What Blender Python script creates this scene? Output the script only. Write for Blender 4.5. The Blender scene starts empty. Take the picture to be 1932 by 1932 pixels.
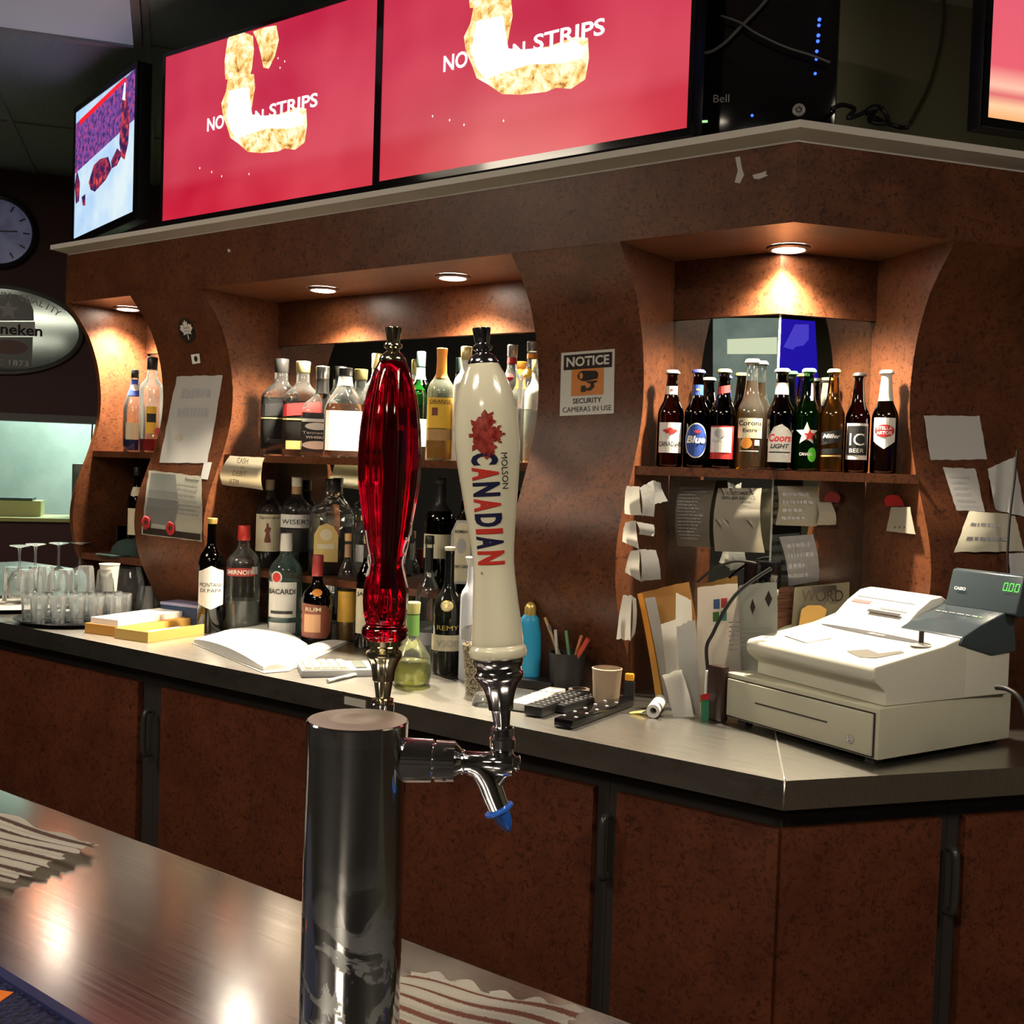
import bpy, bmesh, math, random
from mathutils import Vector, Matrix
random.seed(7)
S = bpy.context.scene
COL = S.collection
# ------------------------------------------------------------------ camera, world, exposure
F = 2090.0
EYE = 1.49
cd = bpy.data.cameras.new('camera'); cam = bpy.data.objects.new('camera', cd); COL.objects.link(cam)
cd.sensor_fit = 'HORIZONTAL'; cd.sensor_width = 36.0; cd.lens = 36.0 * F / 1932.0
cd.clip_start = 0.05; cd.clip_end = 60
RM = Matrix.Rotation(math.radians(36.3), 3, 'Z') @ Matrix.Rotation(math.radians(90 - 2.14), 3, 'X') @ Matrix.Rotation(math.radians(1.9), 3, 'Z')
cam.matrix_world = Matrix.Translation((0, 0, EYE)) @ RM.to_4x4()
S.camera = cam
S.view_settings.view_transform = 'Standard'; S.view_settings.look = 'None'
S.view_settings.gamma = 1.0; S.view_settings.use_curve_mapping = False
S.view_settings.exposure = 0.62
S.cycles.use_denoising = True
S.cycles.transparent_max_bounces = 32
S.cycles.max_bounces = 10; S.cycles.glossy_bounces = 6; S.cycles.transmission_bounces = 10
S.cycles.sample_clamp_indirect = 6.0
S.cycles.caustics_refractive = False; S.cycles.caustics_reflective = False
W = bpy.data.worlds.new('world'); S.world = W; W.use_nodes = True
W.node_tree.nodes['Background'].inputs[0].default_value = (0.9, 0.85, 0.8, 1)
W.node_tree.nodes['Background'].inputs[1].default_value = 0.02

V = Vector
def ang(a): return V((math.cos(math.radians(a)), math.sin(math.radians(a)), 0))
D2 = ang(53.6); N2 = ang(143.6); EX = V((1, 0, 0)); EYV = V((0, 1, 0)); UP = V((0, 0, 1))
def area(name, loc, tgt, sx, sy, power, col, shape='RECTANGLE'):
    l = bpy.data.lights.new(name, 'AREA'); l.shape = shape; l.size = sx; l.size_y = sy; l.energy = power; l.color = col
    o = bpy.data.objects.new(name, l); COL.objects.link(o); o.location = loc
    d = V(tgt) - V(loc); o.rotation_euler = d.to_track_quat('-Z', 'Y').to_euler()
    return o
FILL_PANELS = [(-0.9, -1.2, 38), (1.3, 1.0, 24), (-3.2, 0.1, 22), (0.9, -3.0, 24)]  # warm fill lamps added overhead, out of view
for (x, y, p) in FILL_PANELS:
    a = area('room_fill', (x, y, 2.955), (x, y, 0), 1.1, 0.5, p, (1.0, 0.86, 0.68)); a.rotation_euler[2] = math.radians(53.6)
area('kitchen_light', (-6.9, 4.6, 2.55), (-6.9, 4.6, 0), 1.6, 1.0, 110, (0.80, 1.0, 0.88))

# ------------------------------------------------------------------ pixel rays to places
def ray(px, py): return RM @ V(((px - 966) / F, -(py - 966) / F, -1.0))
O = V((0, 0, EYE))
def PY(c): return (EYV, c)
def PX(c): return (EX, c)
def PN(c): return (N2, c)
def PD(c): return (D2, c)
def PZ(c): return (UP, c)
def on(px, py, pl):
    n, c = pl; d = ray(px, py); return O + d * ((c - n.dot(O)) / n.dot(d))
def depth(p): return -(RM.transposed() @ (V(p) - O)).z

# ------------------------------------------------------------------ materials
def lin(h):
    if isinstance(h, tuple): return h + (1,) if len(h) == 3 else h
    h = h.lstrip('#'); v = [int(h[i:i + 2], 16) / 255 for i in (0, 2, 4)]
    return tuple((x / 12.92 if x < .04045 else ((x + .055) / 1.055) ** 2.4) for x in v) + (1,)
MC = {}
def mat(name, col='#808080', rough=.5, metal=0.0, spec=.5, emit=None, es=0.0, trans=0.0, ior=1.45, coat=0.0, alpha=1.0, aniso=0.0):
    if name in MC: return MC[name]
    m = bpy.data.materials.new(name); m.use_nodes = True
    b = m.node_tree.nodes['Principled BSDF']
    b.inputs['Base Color'].default_value = lin(col); b.inputs['Roughness'].default_value = rough
    b.inputs['Metallic'].default_value = metal; b.inputs['Specular IOR Level'].default_value = spec
    b.inputs['Transmission Weight'].default_value = trans; b.inputs['IOR'].default_value = ior
    b.inputs['Coat Weight'].default_value = coat; b.inputs['Anisotropic'].default_value = aniso
    if emit: b.inputs['Emission Color'].default_value = lin(emit); b.inputs['Emission Strength'].default_value = es
    MC[name] = m; return m
def NT(m): return m.node_tree.nodes, m.node_tree.links
def coords(m, kind='Object', scale=(1, 1, 1)):
    N, L = NT(m); tc = N.new('ShaderNodeTexCoord'); mp = N.new('ShaderNodeMapping')
    mp.inputs['Scale'].default_value = scale; L.new(tc.outputs[kind], mp.inputs[0]); return mp.outputs[0]
def noise(m, vec, scale, detail=4, rough=.6, dist=0.0):
    N, L = NT(m); n = N.new('ShaderNodeTexNoise'); n.inputs['Scale'].default_value = scale
    n.inputs['Detail'].default_value = detail; n.inputs['Roughness'].default_value = rough; n.inputs['Distortion'].default_value = dist
    L.new(vec, n.inputs['Vector']); return n.outputs['Fac']
def ramp(m, fac, stops):
    N, L = NT(m); r = N.new('ShaderNodeValToRGB'); e = r.color_ramp.elements
    while len(e) < len(stops): e.new(.5)
    for k, (p, c) in enumerate(stops): e[k].position = p; e[k].color = lin(c)
    L.new(fac, r.inputs[0]); return r.outputs[0]
def mix(m, fac, a, b, mode='MIX'):
    N, L = NT(m); x = N.new('ShaderNodeMix'); x.data_type = 'RGBA'; x.blend_type = mode
    for s, v in ((x.inputs[0], fac), (x.inputs[6], a), (x.inputs[7], b)):
        if isinstance(v, (float, int)): s.default_value = v
        elif isinstance(v, (tuple, str)): s.default_value = lin(v)
        else: L.new(v, s)
    return x.outputs[2]
def bc(m): return m.node_tree.nodes['Principled BSDF'].inputs['Base Color']
def link(m, a, b): m.node_tree.links.new(a, b)
def bump(m, h, strength=.2, dist=.001):
    N, L = NT(m); b = N.new('ShaderNodeBump'); b.inputs['Strength'].default_value = strength; b.inputs['Distance'].default_value = dist
    L.new(h, b.inputs['Height']); L.new(b.outputs[0], N['Principled BSDF'].inputs['Normal'])

def burl(name, c0, c1, c2, rough):
    m = mat(name, rough=rough, spec=.32)
    v = coords(m)
    a = noise(m, v, 75, 6, .7, 1.2); b = noise(m, v, 9, 3, .5, .6)
    base = ramp(m, b, [(.3, c1), (.7, c2)])
    sp = ramp(m, a, [(.36, (1, 1, 1)), (.50, (0, 0, 0))])
    link(m, mix(m, sp, base, c0), bc(m))
    return m
BURL = burl('burl_laminate', (.035, .011, .006), (.080, .026, .011), (.138, .047, .018), .40)
DOORM = burl('door_burl_dim', (.030, .008, .004), (.070, .019, .009), (.105, .030, .013), .45)  # burl again for the doors, their dimmer light put into the colour
def steel(name, col, rough, sc):
    m = mat(name, col, rough, 1.0, aniso=.0)
    v = coords(m, scale=sc); n = noise(m, v, 16, 4, .7)
    N, L = NT(m); mr = N.new('ShaderNodeMapRange'); L.new(n, mr.inputs[0]); mr.inputs[3].default_value = rough - .07; mr.inputs[4].default_value = rough + .10
    L.new(mr.outputs[0], N['Principled BSDF'].inputs['Roughness']); return m
STEEL = steel('counter_steel', (.66, .64, .59), .27, (.4, 70, 1))
BARST = steel('bar_steel', (.60, .58, .57), .17, (.25, 22, 1))
CHROME = mat('chrome', (.72, .72, .74), .07, 1.0)
DCHROME = mat('dark_chrome', (.42, .41, .43), .12, 1.0)
BRASS = mat('pale_brass', (.62, .56, .36), .13, 1.0)
MIRROR = mat('mirror_silver', (.62, .66, .63), .0, 1.0)
BLACK = mat('black_plastic', (.012, .012, .013), .35)
GBLACK = mat('gloss_black', (.006, .006, .007), .08)
DARK = mat('dark_gap', (.02, .016, .014), .7)
WHITE = mat('white_plastic', (.78, .76, .68), .35)
PAPER = mat('white_paper', (.80, .79, .74), .8)
CREAM = mat('cream_paper', (.72, .66, .50), .8)
GREYP = mat('grey_paper', (.50, .50, .49), .8)
INK = mat('black_ink', (.02, .02, .022), .6)
FAINT = mat('faint_ink', (.38, .38, .40), .8)
RED = mat('red_ink', (.50, .02, .02), .5)
NAVY = mat('navy_ink', (.015, .018, .09), .4)
ORANGE = mat('orange_ink', (.80, .25, .04), .5)
GOLD = mat('gold_foil', (.75, .55, .16), .3, .6)
LWHITE = mat('label_white', (.80, .79, .74), .5)
def pm(name, c, r=.5, **k): return mat(name, c, r, **k)
def glass(name, tint, edge=None, gloss=.03, haze=0.0, hcol=(.85, .9, .9)):
    if name in MC: return MC[name]
    m = bpy.data.materials.new(name); m.use_nodes = True; N, L = NT(m); N.clear()
    out = N.new('ShaderNodeOutputMaterial'); mx = N.new('ShaderNodeMixShader'); tr = N.new('ShaderNodeBsdfTransparent'); gl = N.new('ShaderNodeBsdfGlossy')
    lw = N.new('ShaderNodeLayerWeight'); lw.inputs[0].default_value = .5
    fr = N.new('ShaderNodeFresnel'); fr.inputs[0].default_value = 1.5
    x = N.new('ShaderNodeMix'); x.data_type = 'RGBA'
    pw = N.new('ShaderNodeMath'); pw.operation = 'POWER'; pw.inputs[1].default_value = 2.2
    L.new(lw.outputs['Facing'], pw.inputs[0]); L.new(pw.outputs[0], x.inputs[0])
    edge = edge or tuple(v * .45 for v in tint)
    x.inputs[6].default_value = tint + (1,); x.inputs[7].default_value = edge + (1,)
    L.new(x.outputs[2], tr.inputs[0]); gl.inputs['Roughness'].default_value = gloss; gl.inputs[0].default_value = (1, 1, 1, 1)
    L.new(fr.outputs[0], mx.inputs[0]); L.new(tr.outputs[0], mx.inputs[1]); L.new(gl.outputs[0], mx.inputs[2]); L.new(mx.outputs[0], out.inputs[0])
    if haze:  # milky veil: frost plus the gleam of many reflections, put into the colour
        df = N.new('ShaderNodeBsdfDiffuse'); tl = N.new('ShaderNodeBsdfTranslucent'); m1 = N.new('ShaderNodeMixShader'); m2 = N.new('ShaderNodeMixShader')
        df.inputs[0].default_value = hcol + (1,); tl.inputs[0].default_value = hcol + (1,); m1.inputs[0].default_value = .5; m2.inputs[0].default_value = haze
        L.new(df.outputs[0], m1.inputs[1]); L.new(tl.outputs[0], m1.inputs[2]); L.new(mx.outputs[0], m2.inputs[1]); L.new(m1.outputs[0], m2.inputs[2]); L.new(m2.outputs[0], out.inputs[0])
    MC[name] = m; return m
GCLEAR = glass('clear_glass', (.97, .98, .97), (.60, .64, .62), haze=.035)
GBROWN = glass('brown_glass', (.16, .065, .025), (.03, .012, .006))
GDARK = glass('dark_bottle_glass', (.10, .085, .05), (.02, .018, .012))
GGREEN = glass('green_glass', (.12, .42, .14), (.02, .10, .03))
GDGREEN = glass('deep_green_glass', (.06, .15, .06), (.01, .03, .012))
GPALE = glass('pale_blue_glass', (.70, .88, .86), (.35, .50, .50), haze=.10, hcol=(.5, .8, .75))
def liquid(name, c): return glass(name, c, tuple(v * .55 for v in c), .05, haze=.24, hcol=tuple(min(1, v * 1.1) for v in c))  # veil stands in for lamplight glowing through the liquid
LAMBER = liquid('amber_liquid', (.86, .42, .10)); LRUM = liquid('dark_rum', (.25, .06, .015)); LBROWN = liquid('whisky', (.55, .20, .05))
LYEL = liquid('yellow_liquid', (.90, .62, .16)); LCLR = liquid('clear_liquid', (.88, .92, .9)); LPALE = liquid('pale_liquid', (.82, .84, .40))
LRED = liquid('red_liquid', (.70, .05, .05)); LBLACKL = liquid('cola_dark_liquid', (.06, .02, .01)); LBLUE = liquid('blue_liquid', (.05, .08, .6))

# ------------------------------------------------------------------ objects
def new_obj(name, me, parent=None, m=None):
    o = bpy.data.objects.new(name, me); COL.objects.link(o)
    if m and me is not None: me.materials.append(m)
    if parent is not None: o.parent = parent
    return o
def tag(o, label, cat, group=None, kind=None):
    o['label'] = label; o['category'] = cat
    if group: o['group'] = group
    if kind: o['kind'] = kind
    return o
def thing(name, label, cat, loc=(0, 0, 0), rz=0, group=None, kind=None):
    o = new_obj(name, None); o.location = loc; o.rotation_euler = (0, 0, rz); o.empty_display_size = .05
    return tag(o, label, cat, group, kind)
def struct(o): o['kind'] = 'structure'; return o
def fin(bm, name, m=None, parent=None, smooth=False, auto=None):
    if smooth:
        bmesh.ops.recalc_face_normals(bm, faces=bm.faces)
    me = bpy.data.meshes.new(name); bm.to_mesh(me); bm.free()
    if smooth:
        for p in me.polygons: p.use_smooth = True
        if auto is not None: me.set_sharp_from_angle(angle=math.radians(auto))
    return new_obj(name, me, parent, m)
def box_bm(bm, lo, hi, mtx=None):
    lo, hi = V(lo), V(hi); c = (lo + hi) / 2; s = hi - lo
    M = Matrix.Translation(c) @ Matrix.Diagonal((s.x, s.y, s.z, 1))
    if mtx is not None: M = mtx @ M
    return bmesh.ops.create_cube(bm, size=1, matrix=M)['verts']
def frame(o, ex, ey, ez=None):
    ex = V(ex).normalized(); ey = V(ey).normalized(); ez = ex.cross(ey) if ez is None else V(ez)
    return Matrix(((ex.x, ey.x, ez.x, o[0]), (ex.y, ey.y, ez.y, o[1]), (ex.z, ey.z, ez.z, o[2]), (0, 0, 0, 1)))
def bev(bm, w, seg=2):
    bmesh.ops.bevel(bm, geom=list(bm.edges) + list(bm.verts), offset=w, segments=seg, profile=.6, affect='EDGES', clamp_overlap=True)
def box(name, lo, hi, m, parent=None, b=0, mtx=None, seg=2):
    bm = bmesh.new(); box_bm(bm, lo, hi, mtx)
    if b: bev(bm, b, seg)
    return fin(bm, name, m, parent, smooth=bool(b), auto=35)
def boxes(name, lst, m, parent=None, mtx=None):
    bm = bmesh.new()
    for lo, hi in lst: box_bm(bm, lo, hi, mtx)
    return fin(bm, name, m, parent)
def prism_bm(bm, pts, z0, z1, mtx=None):
    a = [bm.verts.new((p[0], p[1], z0)) for p in pts]; b = [bm.verts.new((p[0], p[1], z1)) for p in pts]
    n = len(pts); bm.faces.new(a[::-1]); bm.faces.new(b)
    for i in range(n): bm.faces.new((a[i], a[(i + 1) % n], b[(i + 1) % n], b[i]))
    if mtx is not None: bmesh.ops.transform(bm, matrix=mtx, verts=a + b)
    bmesh.ops.recalc_face_normals(bm, faces=bm.faces)
    return a + b
def prism(name, pts, z0, z1, m, parent=None, mtx=None, b=0, smooth=None):
    bm = bmesh.new(); prism_bm(bm, pts, z0, z1, mtx)
    if b: bev(bm, b)
    return fin(bm, name, m, parent, smooth=bool(b) or smooth is not None, auto=smooth or 35)
def interp(pf, z):
    if z <= pf[0][0]: return pf[0][1]
    for (a, ra), (b, rb) in zip(pf, pf[1:]):
        if z <= b: return ra + (rb - ra) * (z - a) / max(b - a, 1e-9)
    return pf[-1][1]
def sup(t, n):
    c, s = abs(math.cos(t)), abs(math.sin(t)); return 1 / (c ** n + s ** n) ** (1 / n)
def smoothpf(pf, k=3):
    # Catmull-Rom refinement of a radius profile
    out = []
    for i in range(len(pf) - 1):
        p0 = pf[max(i - 1, 0)]; p1 = pf[i]; p2 = pf[i + 1]; p3 = pf[min(i + 2, len(pf) - 1)]
        for j in range(k):
            t = j / k
            r = .5 * ((2 * p1[1]) + (-p0[1] + p2[1]) * t + (2 * p0[1] - 5 * p1[1] + 4 * p2[1] - p3[1]) * t * t + (-p0[1] + 3 * p1[1] - 3 * p2[1] + p3[1]) * t ** 3)
            out.append((p1[0] + (p2[0] - p1[0]) * t, max(r, .0003)))
    out.append(pf[-1]); return out
def lathe_bm(bm, pf, seg=24, sq=2, flute=0, fd=0.0, top=True, bot=True, dy=1.0, fl=None):
    rings = []
    for z, r in pf:
        rr = []
        for i in range(seg):
            t = 2 * math.pi * i / seg
            k = sup(t, sq) if sq != 2 else 1
            if flute: k *= 1 - fd * (.5 + .5 * math.cos(flute * t)) * (fl(z) if fl else 1)
            rr.append(bm.verts.new((r * k * math.cos(t), r * k * math.sin(t) * dy, z)))
        rings.append(rr)
    for a, b in zip(rings, rings[1:]):
        for i in range(seg): bm.faces.new((a[i], a[(i + 1) % seg], b[(i + 1) % seg], b[i]))
    if bot: bm.faces.new(rings[0][::-1])
    if top: bm.faces.new(rings[-1])
    return rings
def lathe(name, pf, m, parent=None, seg=24, mtx=None, auto=40, **k):
    bm = bmesh.new(); lathe_bm(bm, pf, seg, **k)
    if mtx is not None: bmesh.ops.transform(bm, matrix=mtx, verts=bm.verts)
    return fin(bm, name, m, parent, smooth=True, auto=auto)
def tube_bm(bm, pts, r, seg=8, cap=True):
    pts = [V(p) for p in pts]; rings = []; rad = r if isinstance(r, (list, tuple)) else [r] * len(pts); prev = None
    for i, p in enumerate(pts):
        t = (pts[min(i + 1, len(pts) - 1)] - pts[max(i - 1, 0)]).normalized()
        ref = prev if prev is not None else (V((0, 0, 1)) if abs(t.z) < .9 else V((1, 0, 0)))
        u = (ref - t * ref.dot(t)).normalized(); w = t.cross(u); prev = u
        rings.append([bm.verts.new(p + (u * math.cos(2 * math.pi * k / seg) + w * math.sin(2 * math.pi * k / seg)) * rad[i]) for k in range(seg)])
    for a, b in zip(rings, rings[1:]):
        for k in range(seg): bm.faces.new((a[k], a[(k + 1) % seg], b[(k + 1) % seg], b[k]))
    if cap: bm.faces.new(rings[0][::-1]); bm.faces.new(rings[-1])
def curve_pts(pts, k=6):
    pts = [V(p) for p in pts]; out = []
    for i in range(len(pts) - 1):
        p0, p1, p2, p3 = pts[max(i - 1, 0)], pts[i], pts[i + 1], pts[min(i + 2, len(pts) - 1)]
        for j in range(k):
            t = j / k
            out.append(.5 * ((2 * p1) + (p2 - p0) * t + (2 * p0 - 5 * p1 + 4 * p2 - p3) * t * t + (3 * p1 - p0 - 3 * p2 + p3) * t ** 3))
    out.append(pts[-1]); return out
def tube(name, pts, r, m, parent=None, seg=8, k=6):
    bm = bmesh.new(); p = curve_pts(pts, k) if k else pts
    tube_bm(bm, p, r, seg); return fin(bm, name, m, parent, smooth=True, auto=60)

# ---- flat shapes and lettering, laid on planes or wrapped on turned bodies
def text_bm(s, w=None, h=None, bold=0.0, shear=0.0):
    cu = bpy.data.curves.new('t', 'FONT'); cu.body = s; cu.size = 1; cu.offset = bold; cu.shear = shear; cu.resolution_u = 3
    o = bpy.data.objects.new('t', cu); COL.objects.link(o)
    me = bpy.data.meshes.new_from_object(o); bpy.data.objects.remove(o); bpy.data.curves.remove(cu)
    bm = bmesh.new(); bm.from_mesh(me); bpy.data.meshes.remove(me)
    xs = [v.co.x for v in bm.verts]; ys = [v.co.y for v in bm.verts]
    if not xs: return bm
    x0, x1, y0, y1 = min(xs), max(xs), min(ys), max(ys)
    sx = (w / (x1 - x0)) if w else None; sy = (h / (y1 - y0)) if h else None
    sx = sx or sy; sy = sy or sx
    for v in bm.verts: v.co = V(((v.co.x - (x0 + x1) / 2) * sx, (v.co.y - (y0 + y1) / 2) * sy, 0))
    return bm
def poly_bm(pts):
    bm = bmesh.new(); bm.faces.new([bm.verts.new((x, y, 0)) for x, y in pts])
    bmesh.ops.triangulate(bm, faces=bm.faces); return bm
def oval(w, h, n=28): return [(w / 2 * math.cos(2 * math.pi * i / n), h / 2 * math.sin(2 * math.pi * i / n)) for i in range(n)]
def rect(w, h): return [(-w / 2, -h / 2), (w / 2, -h / 2), (w / 2, h / 2), (-w / 2, h / 2)]
def star(r, n=5, q=.42): return [((r if i % 2 == 0 else r * q) * math.sin(math.pi * i / n), (r if i % 2 == 0 else r * q) * math.cos(math.pi * i / n)) for i in range(2 * n)]
_leaf = [(0, 1), (.14, .72), (.34, .82), (.26, .40), (.50, .62), (.58, .48), (.86, .52), (.78, .32), (.96, .20), (.52, -.18), (.60, -.38), (.06, -.30), (.08, -.80)]
def leaf(r): return [(x * r, y * r) for x, y in _leaf] + [(-x * r, y * r) for x, y in _leaf[:0:-1]]
def rough_leaf(r):
    p = leaf(r); out = []
    for i, a in enumerate(p):
        b = p[(i + 1) % len(p)]; out.append(a)
        L = math.hypot(b[0] - a[0], b[1] - a[1])
        if L > .22 * r:
            nx, ny = (b[1] - a[1]) / L, -(b[0] - a[0]) / L
            for t, s in ((.35, -.02), (.5, .07), (.6, .0)): out.append((a[0] + (b[0] - a[0]) * t + nx * s * r, a[1] + (b[1] - a[1]) * t + ny * s * r))
    return out
def rot2(pts, a): c, s = math.cos(math.radians(a)), math.sin(math.radians(a)); return [(x * c - y * s, x * s + y * c) for x, y in pts]
def cut(bm, step):
    xs = [v.co.x for v in bm.verts]; ys = [v.co.y for v in bm.verts]
    if not xs: return
    for ax, lo, hi in ((0, min(xs), max(xs)), (1, min(ys), max(ys))):
        n = int((hi - lo) / step)
        for i in range(1, n + 1):
            p = [0, 0, 0]; p[ax] = lo + (hi - lo) * i / (n + 1); nn = [0, 0, 0]; nn[ax] = 1
            bmesh.ops.bisect_plane(bm, geom=list(bm.verts) + list(bm.edges) + list(bm.faces), plane_co=p, plane_no=nn)
def wrapped(name, bm, fn, m, parent, step=None):
    if step: cut(bm, step)
    for v in bm.verts: v.co = fn(v.co.x, v.co.y)
    return fin(bm, name, m, parent)
def plane_fn(o, ex, ey, eps=.0):
    o, ex, ey = V(o), V(ex).normalized(), V(ey).normalized(); n = ex.cross(ey)
    return lambda x, y: o + ex * x + ey * y + n * eps
def body_fn(pf, cx=0, cz=0, eps=.0006, sq=2, dy=1.0, rot=0):
    def f(x, y):
        z = cz + y; r = max(interp(pf, z), 1e-4); X = cx + x
        if sq == 2:
            t = X / r; p = V((r * math.sin(t), -r * math.cos(t) * dy, z)) + V((math.sin(t), -math.cos(t), 0)) * eps
        else:
            q = min(abs(X) / r, .999); p = V((X, -r * (1 - q ** sq) ** (1 / sq) * dy - eps, z))
        if rot: p = Matrix.Rotation(rot, 3, 'Z') @ p
        return p
    return f
def scribble_bm(w, h, rows, seed, lw=.5, fill=.8):
    rnd = random.Random(seed); bm = bmesh.new(); dy = h / rows
    for r in range(rows):
        y = h / 2 - dy * (r + .5); x = -w / 2; end = -w / 2 + w * (fill - rnd.random() * .3)
        while x < end:
            l = w * rnd.uniform(.05, .16)
            bm.faces.new([bm.verts.new(c + (0,)) for c in ((x, y - dy * lw / 2 * rnd.uniform(.5, 1)), (min(x + l, w / 2), y - dy * lw / 2), (min(x + l, w / 2), y + dy * lw / 2 * rnd.uniform(.4, 1)), (x, y + dy * lw / 2))])
            x += l + w * .03
    return bm
def sheet(name, quad, m, parent=None, bulge=0.0, n=6, thick=.0008, rip=0.0, seed=1, wave=1.0):
    """a sheet of paper between four world corners (tl, tr, br, bl), bowed along its normal"""
    tl, tr, br, bl = [V(q) for q in quad]; nn = (tr - tl).cross(bl - tl).normalized()
    rnd = random.Random(seed); bm = bmesh.new(); g = []
    for j in range(n + 1):
        row = []
        for i in range(n + 1):
            u, v = i / n, j / n
            p = (tl * (1 - u) + tr * u) * (1 - v) + (bl * (1 - u) + br * u) * v
            p = p - nn * bulge * math.sin(math.pi * wave * v)
            if rip and (j in (0, n) or i in (0, n)): p = p + (tr - tl) * rnd.uniform(-rip, rip) + (bl - tl) * rnd.uniform(-rip, rip)
            row.append(bm.verts.new(p))
        g.append(row)
    for j in range(n):
        for i in range(n): bm.faces.new((g[j][i], g[j + 1][i], g[j + 1][i + 1], g[j][i + 1]))
    bmesh.ops.solidify(bm, geom=list(bm.faces), thickness=thick)
    return fin(bm, name, m, parent, smooth=True, auto=50)
def note(label, px, pl, m=None, bulge=0.0, group=None, rip=.02, seed=1, off=.002, rows=0, name='paper_note', cat='note', txt=None, wave=1.0, rm=None, tdir=None):
    q = [on(x, y, (pl[0], pl[1] - off)) for x, y in px]
    o = sheet(name, q, m or PAPER, None, bulge, rip=rip, seed=seed, wave=wave); tag(o, label, cat, group)
    ex = (q[1] - q[0]).normalized(); ey = (q[0] - q[3]).normalized(); nn = ex.cross(ey).normalized(); ey = nn.cross(ex)
    if nn.dot(O - q[0]) < 0: nn = -nn
    c = (q[0] + q[1] + q[2] + q[3]) / 4; w = (q[1] - q[0]).length; h = (q[0] - q[3]).length
    if rows:
        fn = lambda x, y: c + ex * x + ey * y + nn * (.0014 + abs(bulge) * math.sin(math.pi * max(0, min(1, .5 - y / h))))
        wrapped('lettering', scribble_bm(w * .82, h * .8, rows, seed), fn, rm or FAINT, o)
    for (s, u, v, tw, th) in txt or []:
        fn = lambda x, y: c + ex * (x + u * w) + ey * (y + v * h) + nn * (.0015 + abs(bulge) * math.sin(math.pi * max(0, min(1, .5 - (y + v * h) / h))))
        wrapped('lettering', text_bm(s, tw * w, th * h, .01), fn, INK, o)
    return o
# ------------------------------------------------------------------ key places
CZ = 0.94; BZ = 0.99
YC = 1.92                                  # counter front
CC = on(1480, 1474, PZ(CZ)); CC.y = YC     # counter corner
YL = 2.236; YV = 2.28; ZS = 2.043          # ledge front, valance front, soffit height
LC = on(1510, 225, PY(YL)); ZL = LC.z      # ledge corner
VC = V((-.940, YV, 0))
_PR = [(0, .17), (.94, .16), (1.01, .125), (1.12, .068), (1.195, .044), (1.27, .034), (1.35, .044), (1.435, .074), (1.52, .107), (1.61, .133), (1.69, .141), (1.76, .137), (1.84, .122), (1.926, .09), (1.98, .054), (2.02, .02), (2.043, 0)]
_P2 = [p for p in smoothpf([(a, b) for a, b in _PR], 3)]
def OFF(z): return interp(_P2, z)
X1a, X1b, X2a, X2b = -3.321, -2.946, -1.704, -1.384   # pillars
XE = -3.715                                            # end panel
YB = 2.625                                             # back mirrors
V3 = V((-.698, 2.605, 0))                              # front edge of the wing pillar
n3 = N2.dot(V3); d3 = D2.dot(V3)
NB = n3 + .30                                          # wing mirror plane
APX = V(((NB - .593 * 2.572) / -.805, 2.572, 0)); YA = 2.572
CEIL = 3.0; WL = 6.5

# ------------------------------------------------------------------ room shell
def rb(n0, n1, d0, d1): return [N2 * n0 + D2 * d0, N2 * n1 + D2 * d0, N2 * n1 + D2 * d1, N2 * n0 + D2 * d1]
fl = mat('floor_tile', rough=.5); link(fl, ramp(fl, noise(fl, coords(fl), 6), [(.3, (.05, .035, .028)), (.7, (.09, .065, .05))]), bc(fl))
struct(prism('floor', rb(-4, 9.2, -4.5, 5.5), -.05, 0, fl))
CEILM = mat('ceiling_tile', (.2, .23, .26), .9)
v = coords(CEILM); link(CEILM, ramp(CEILM, noise(CEILM, v, 60), [(.3, (.36, .45, .50)), (.7, (.46, .55, .60))]), bc(CEILM))
struct(prism('ceiling', rb(-4, 9.2, -4.5, 5.5), CEIL, CEIL + .05, CEILM))
WALLM = mat('maroon_wall', (.085, .030, .032), .6)
OLIVE = mat('olive_wall', (.42, .43, .27), .85)
TAN = mat('tan_wall', (.035, .032, .030), .8)
# left wall with the serving opening
sA, sB = D2.dot(on(-700, 800, PN(WL))), D2.dot(on(330, 800, PN(WL)))
zT = on(60, 788, PN(WL)).z; zB = on(60, 984, PN(WL)).z
MW = frame((0, 0, 0), N2, D2, UP)
wl = boxes('wall_left', [((WL, -4.5, 0), (WL + .12, sA, CEIL)), ((WL, sA, 0), (WL + .12, sB, zB)), ((WL, sA, zT), (WL + .12, sB, CEIL)), ((WL, sB, 0), (WL + .12, 5.5, CEIL))], WALLM, mtx=MW); struct(wl)
KW = mat('kitchen_wall', (.62, .78, .70), .5)
vv = coords(KW); link(KW, ramp(KW, noise(KW, vv, 3.5), [(.3, (.52, .68, .60)), (.7, (.72, .86, .78))]), bc(KW))
kb = boxes('wall_kitchen', [((8.2, -3.5, 0), (8.3, 4.2, CEIL)), ((WL + .12, -3.6, 0), (8.3, -3.5, CEIL)), ((WL + .12, 4.2, 0), (8.3, 4.3, CEIL))], KW, mtx=MW); struct(kb)
tr = boxes('trim_1', [((WL - .01, sA, zT - .02), (WL + .13, sB, zT + .02))], mat('grey_trim', (.18, .18, .17), .5), mtx=MW); struct(tr)
struct(prism('wall_front', rb(-4.1, 9.2, -4.6, -4.5), 0, CEIL, TAN))
struct(prism('wall_right', rb(-4.1, -4.0, -4.5, 5.5), 0, CEIL, TAN))
struct(prism('wall_back', rb(-4.1, 9.2, 5.5, 5.6), 0, CEIL, OLIVE))
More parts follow.
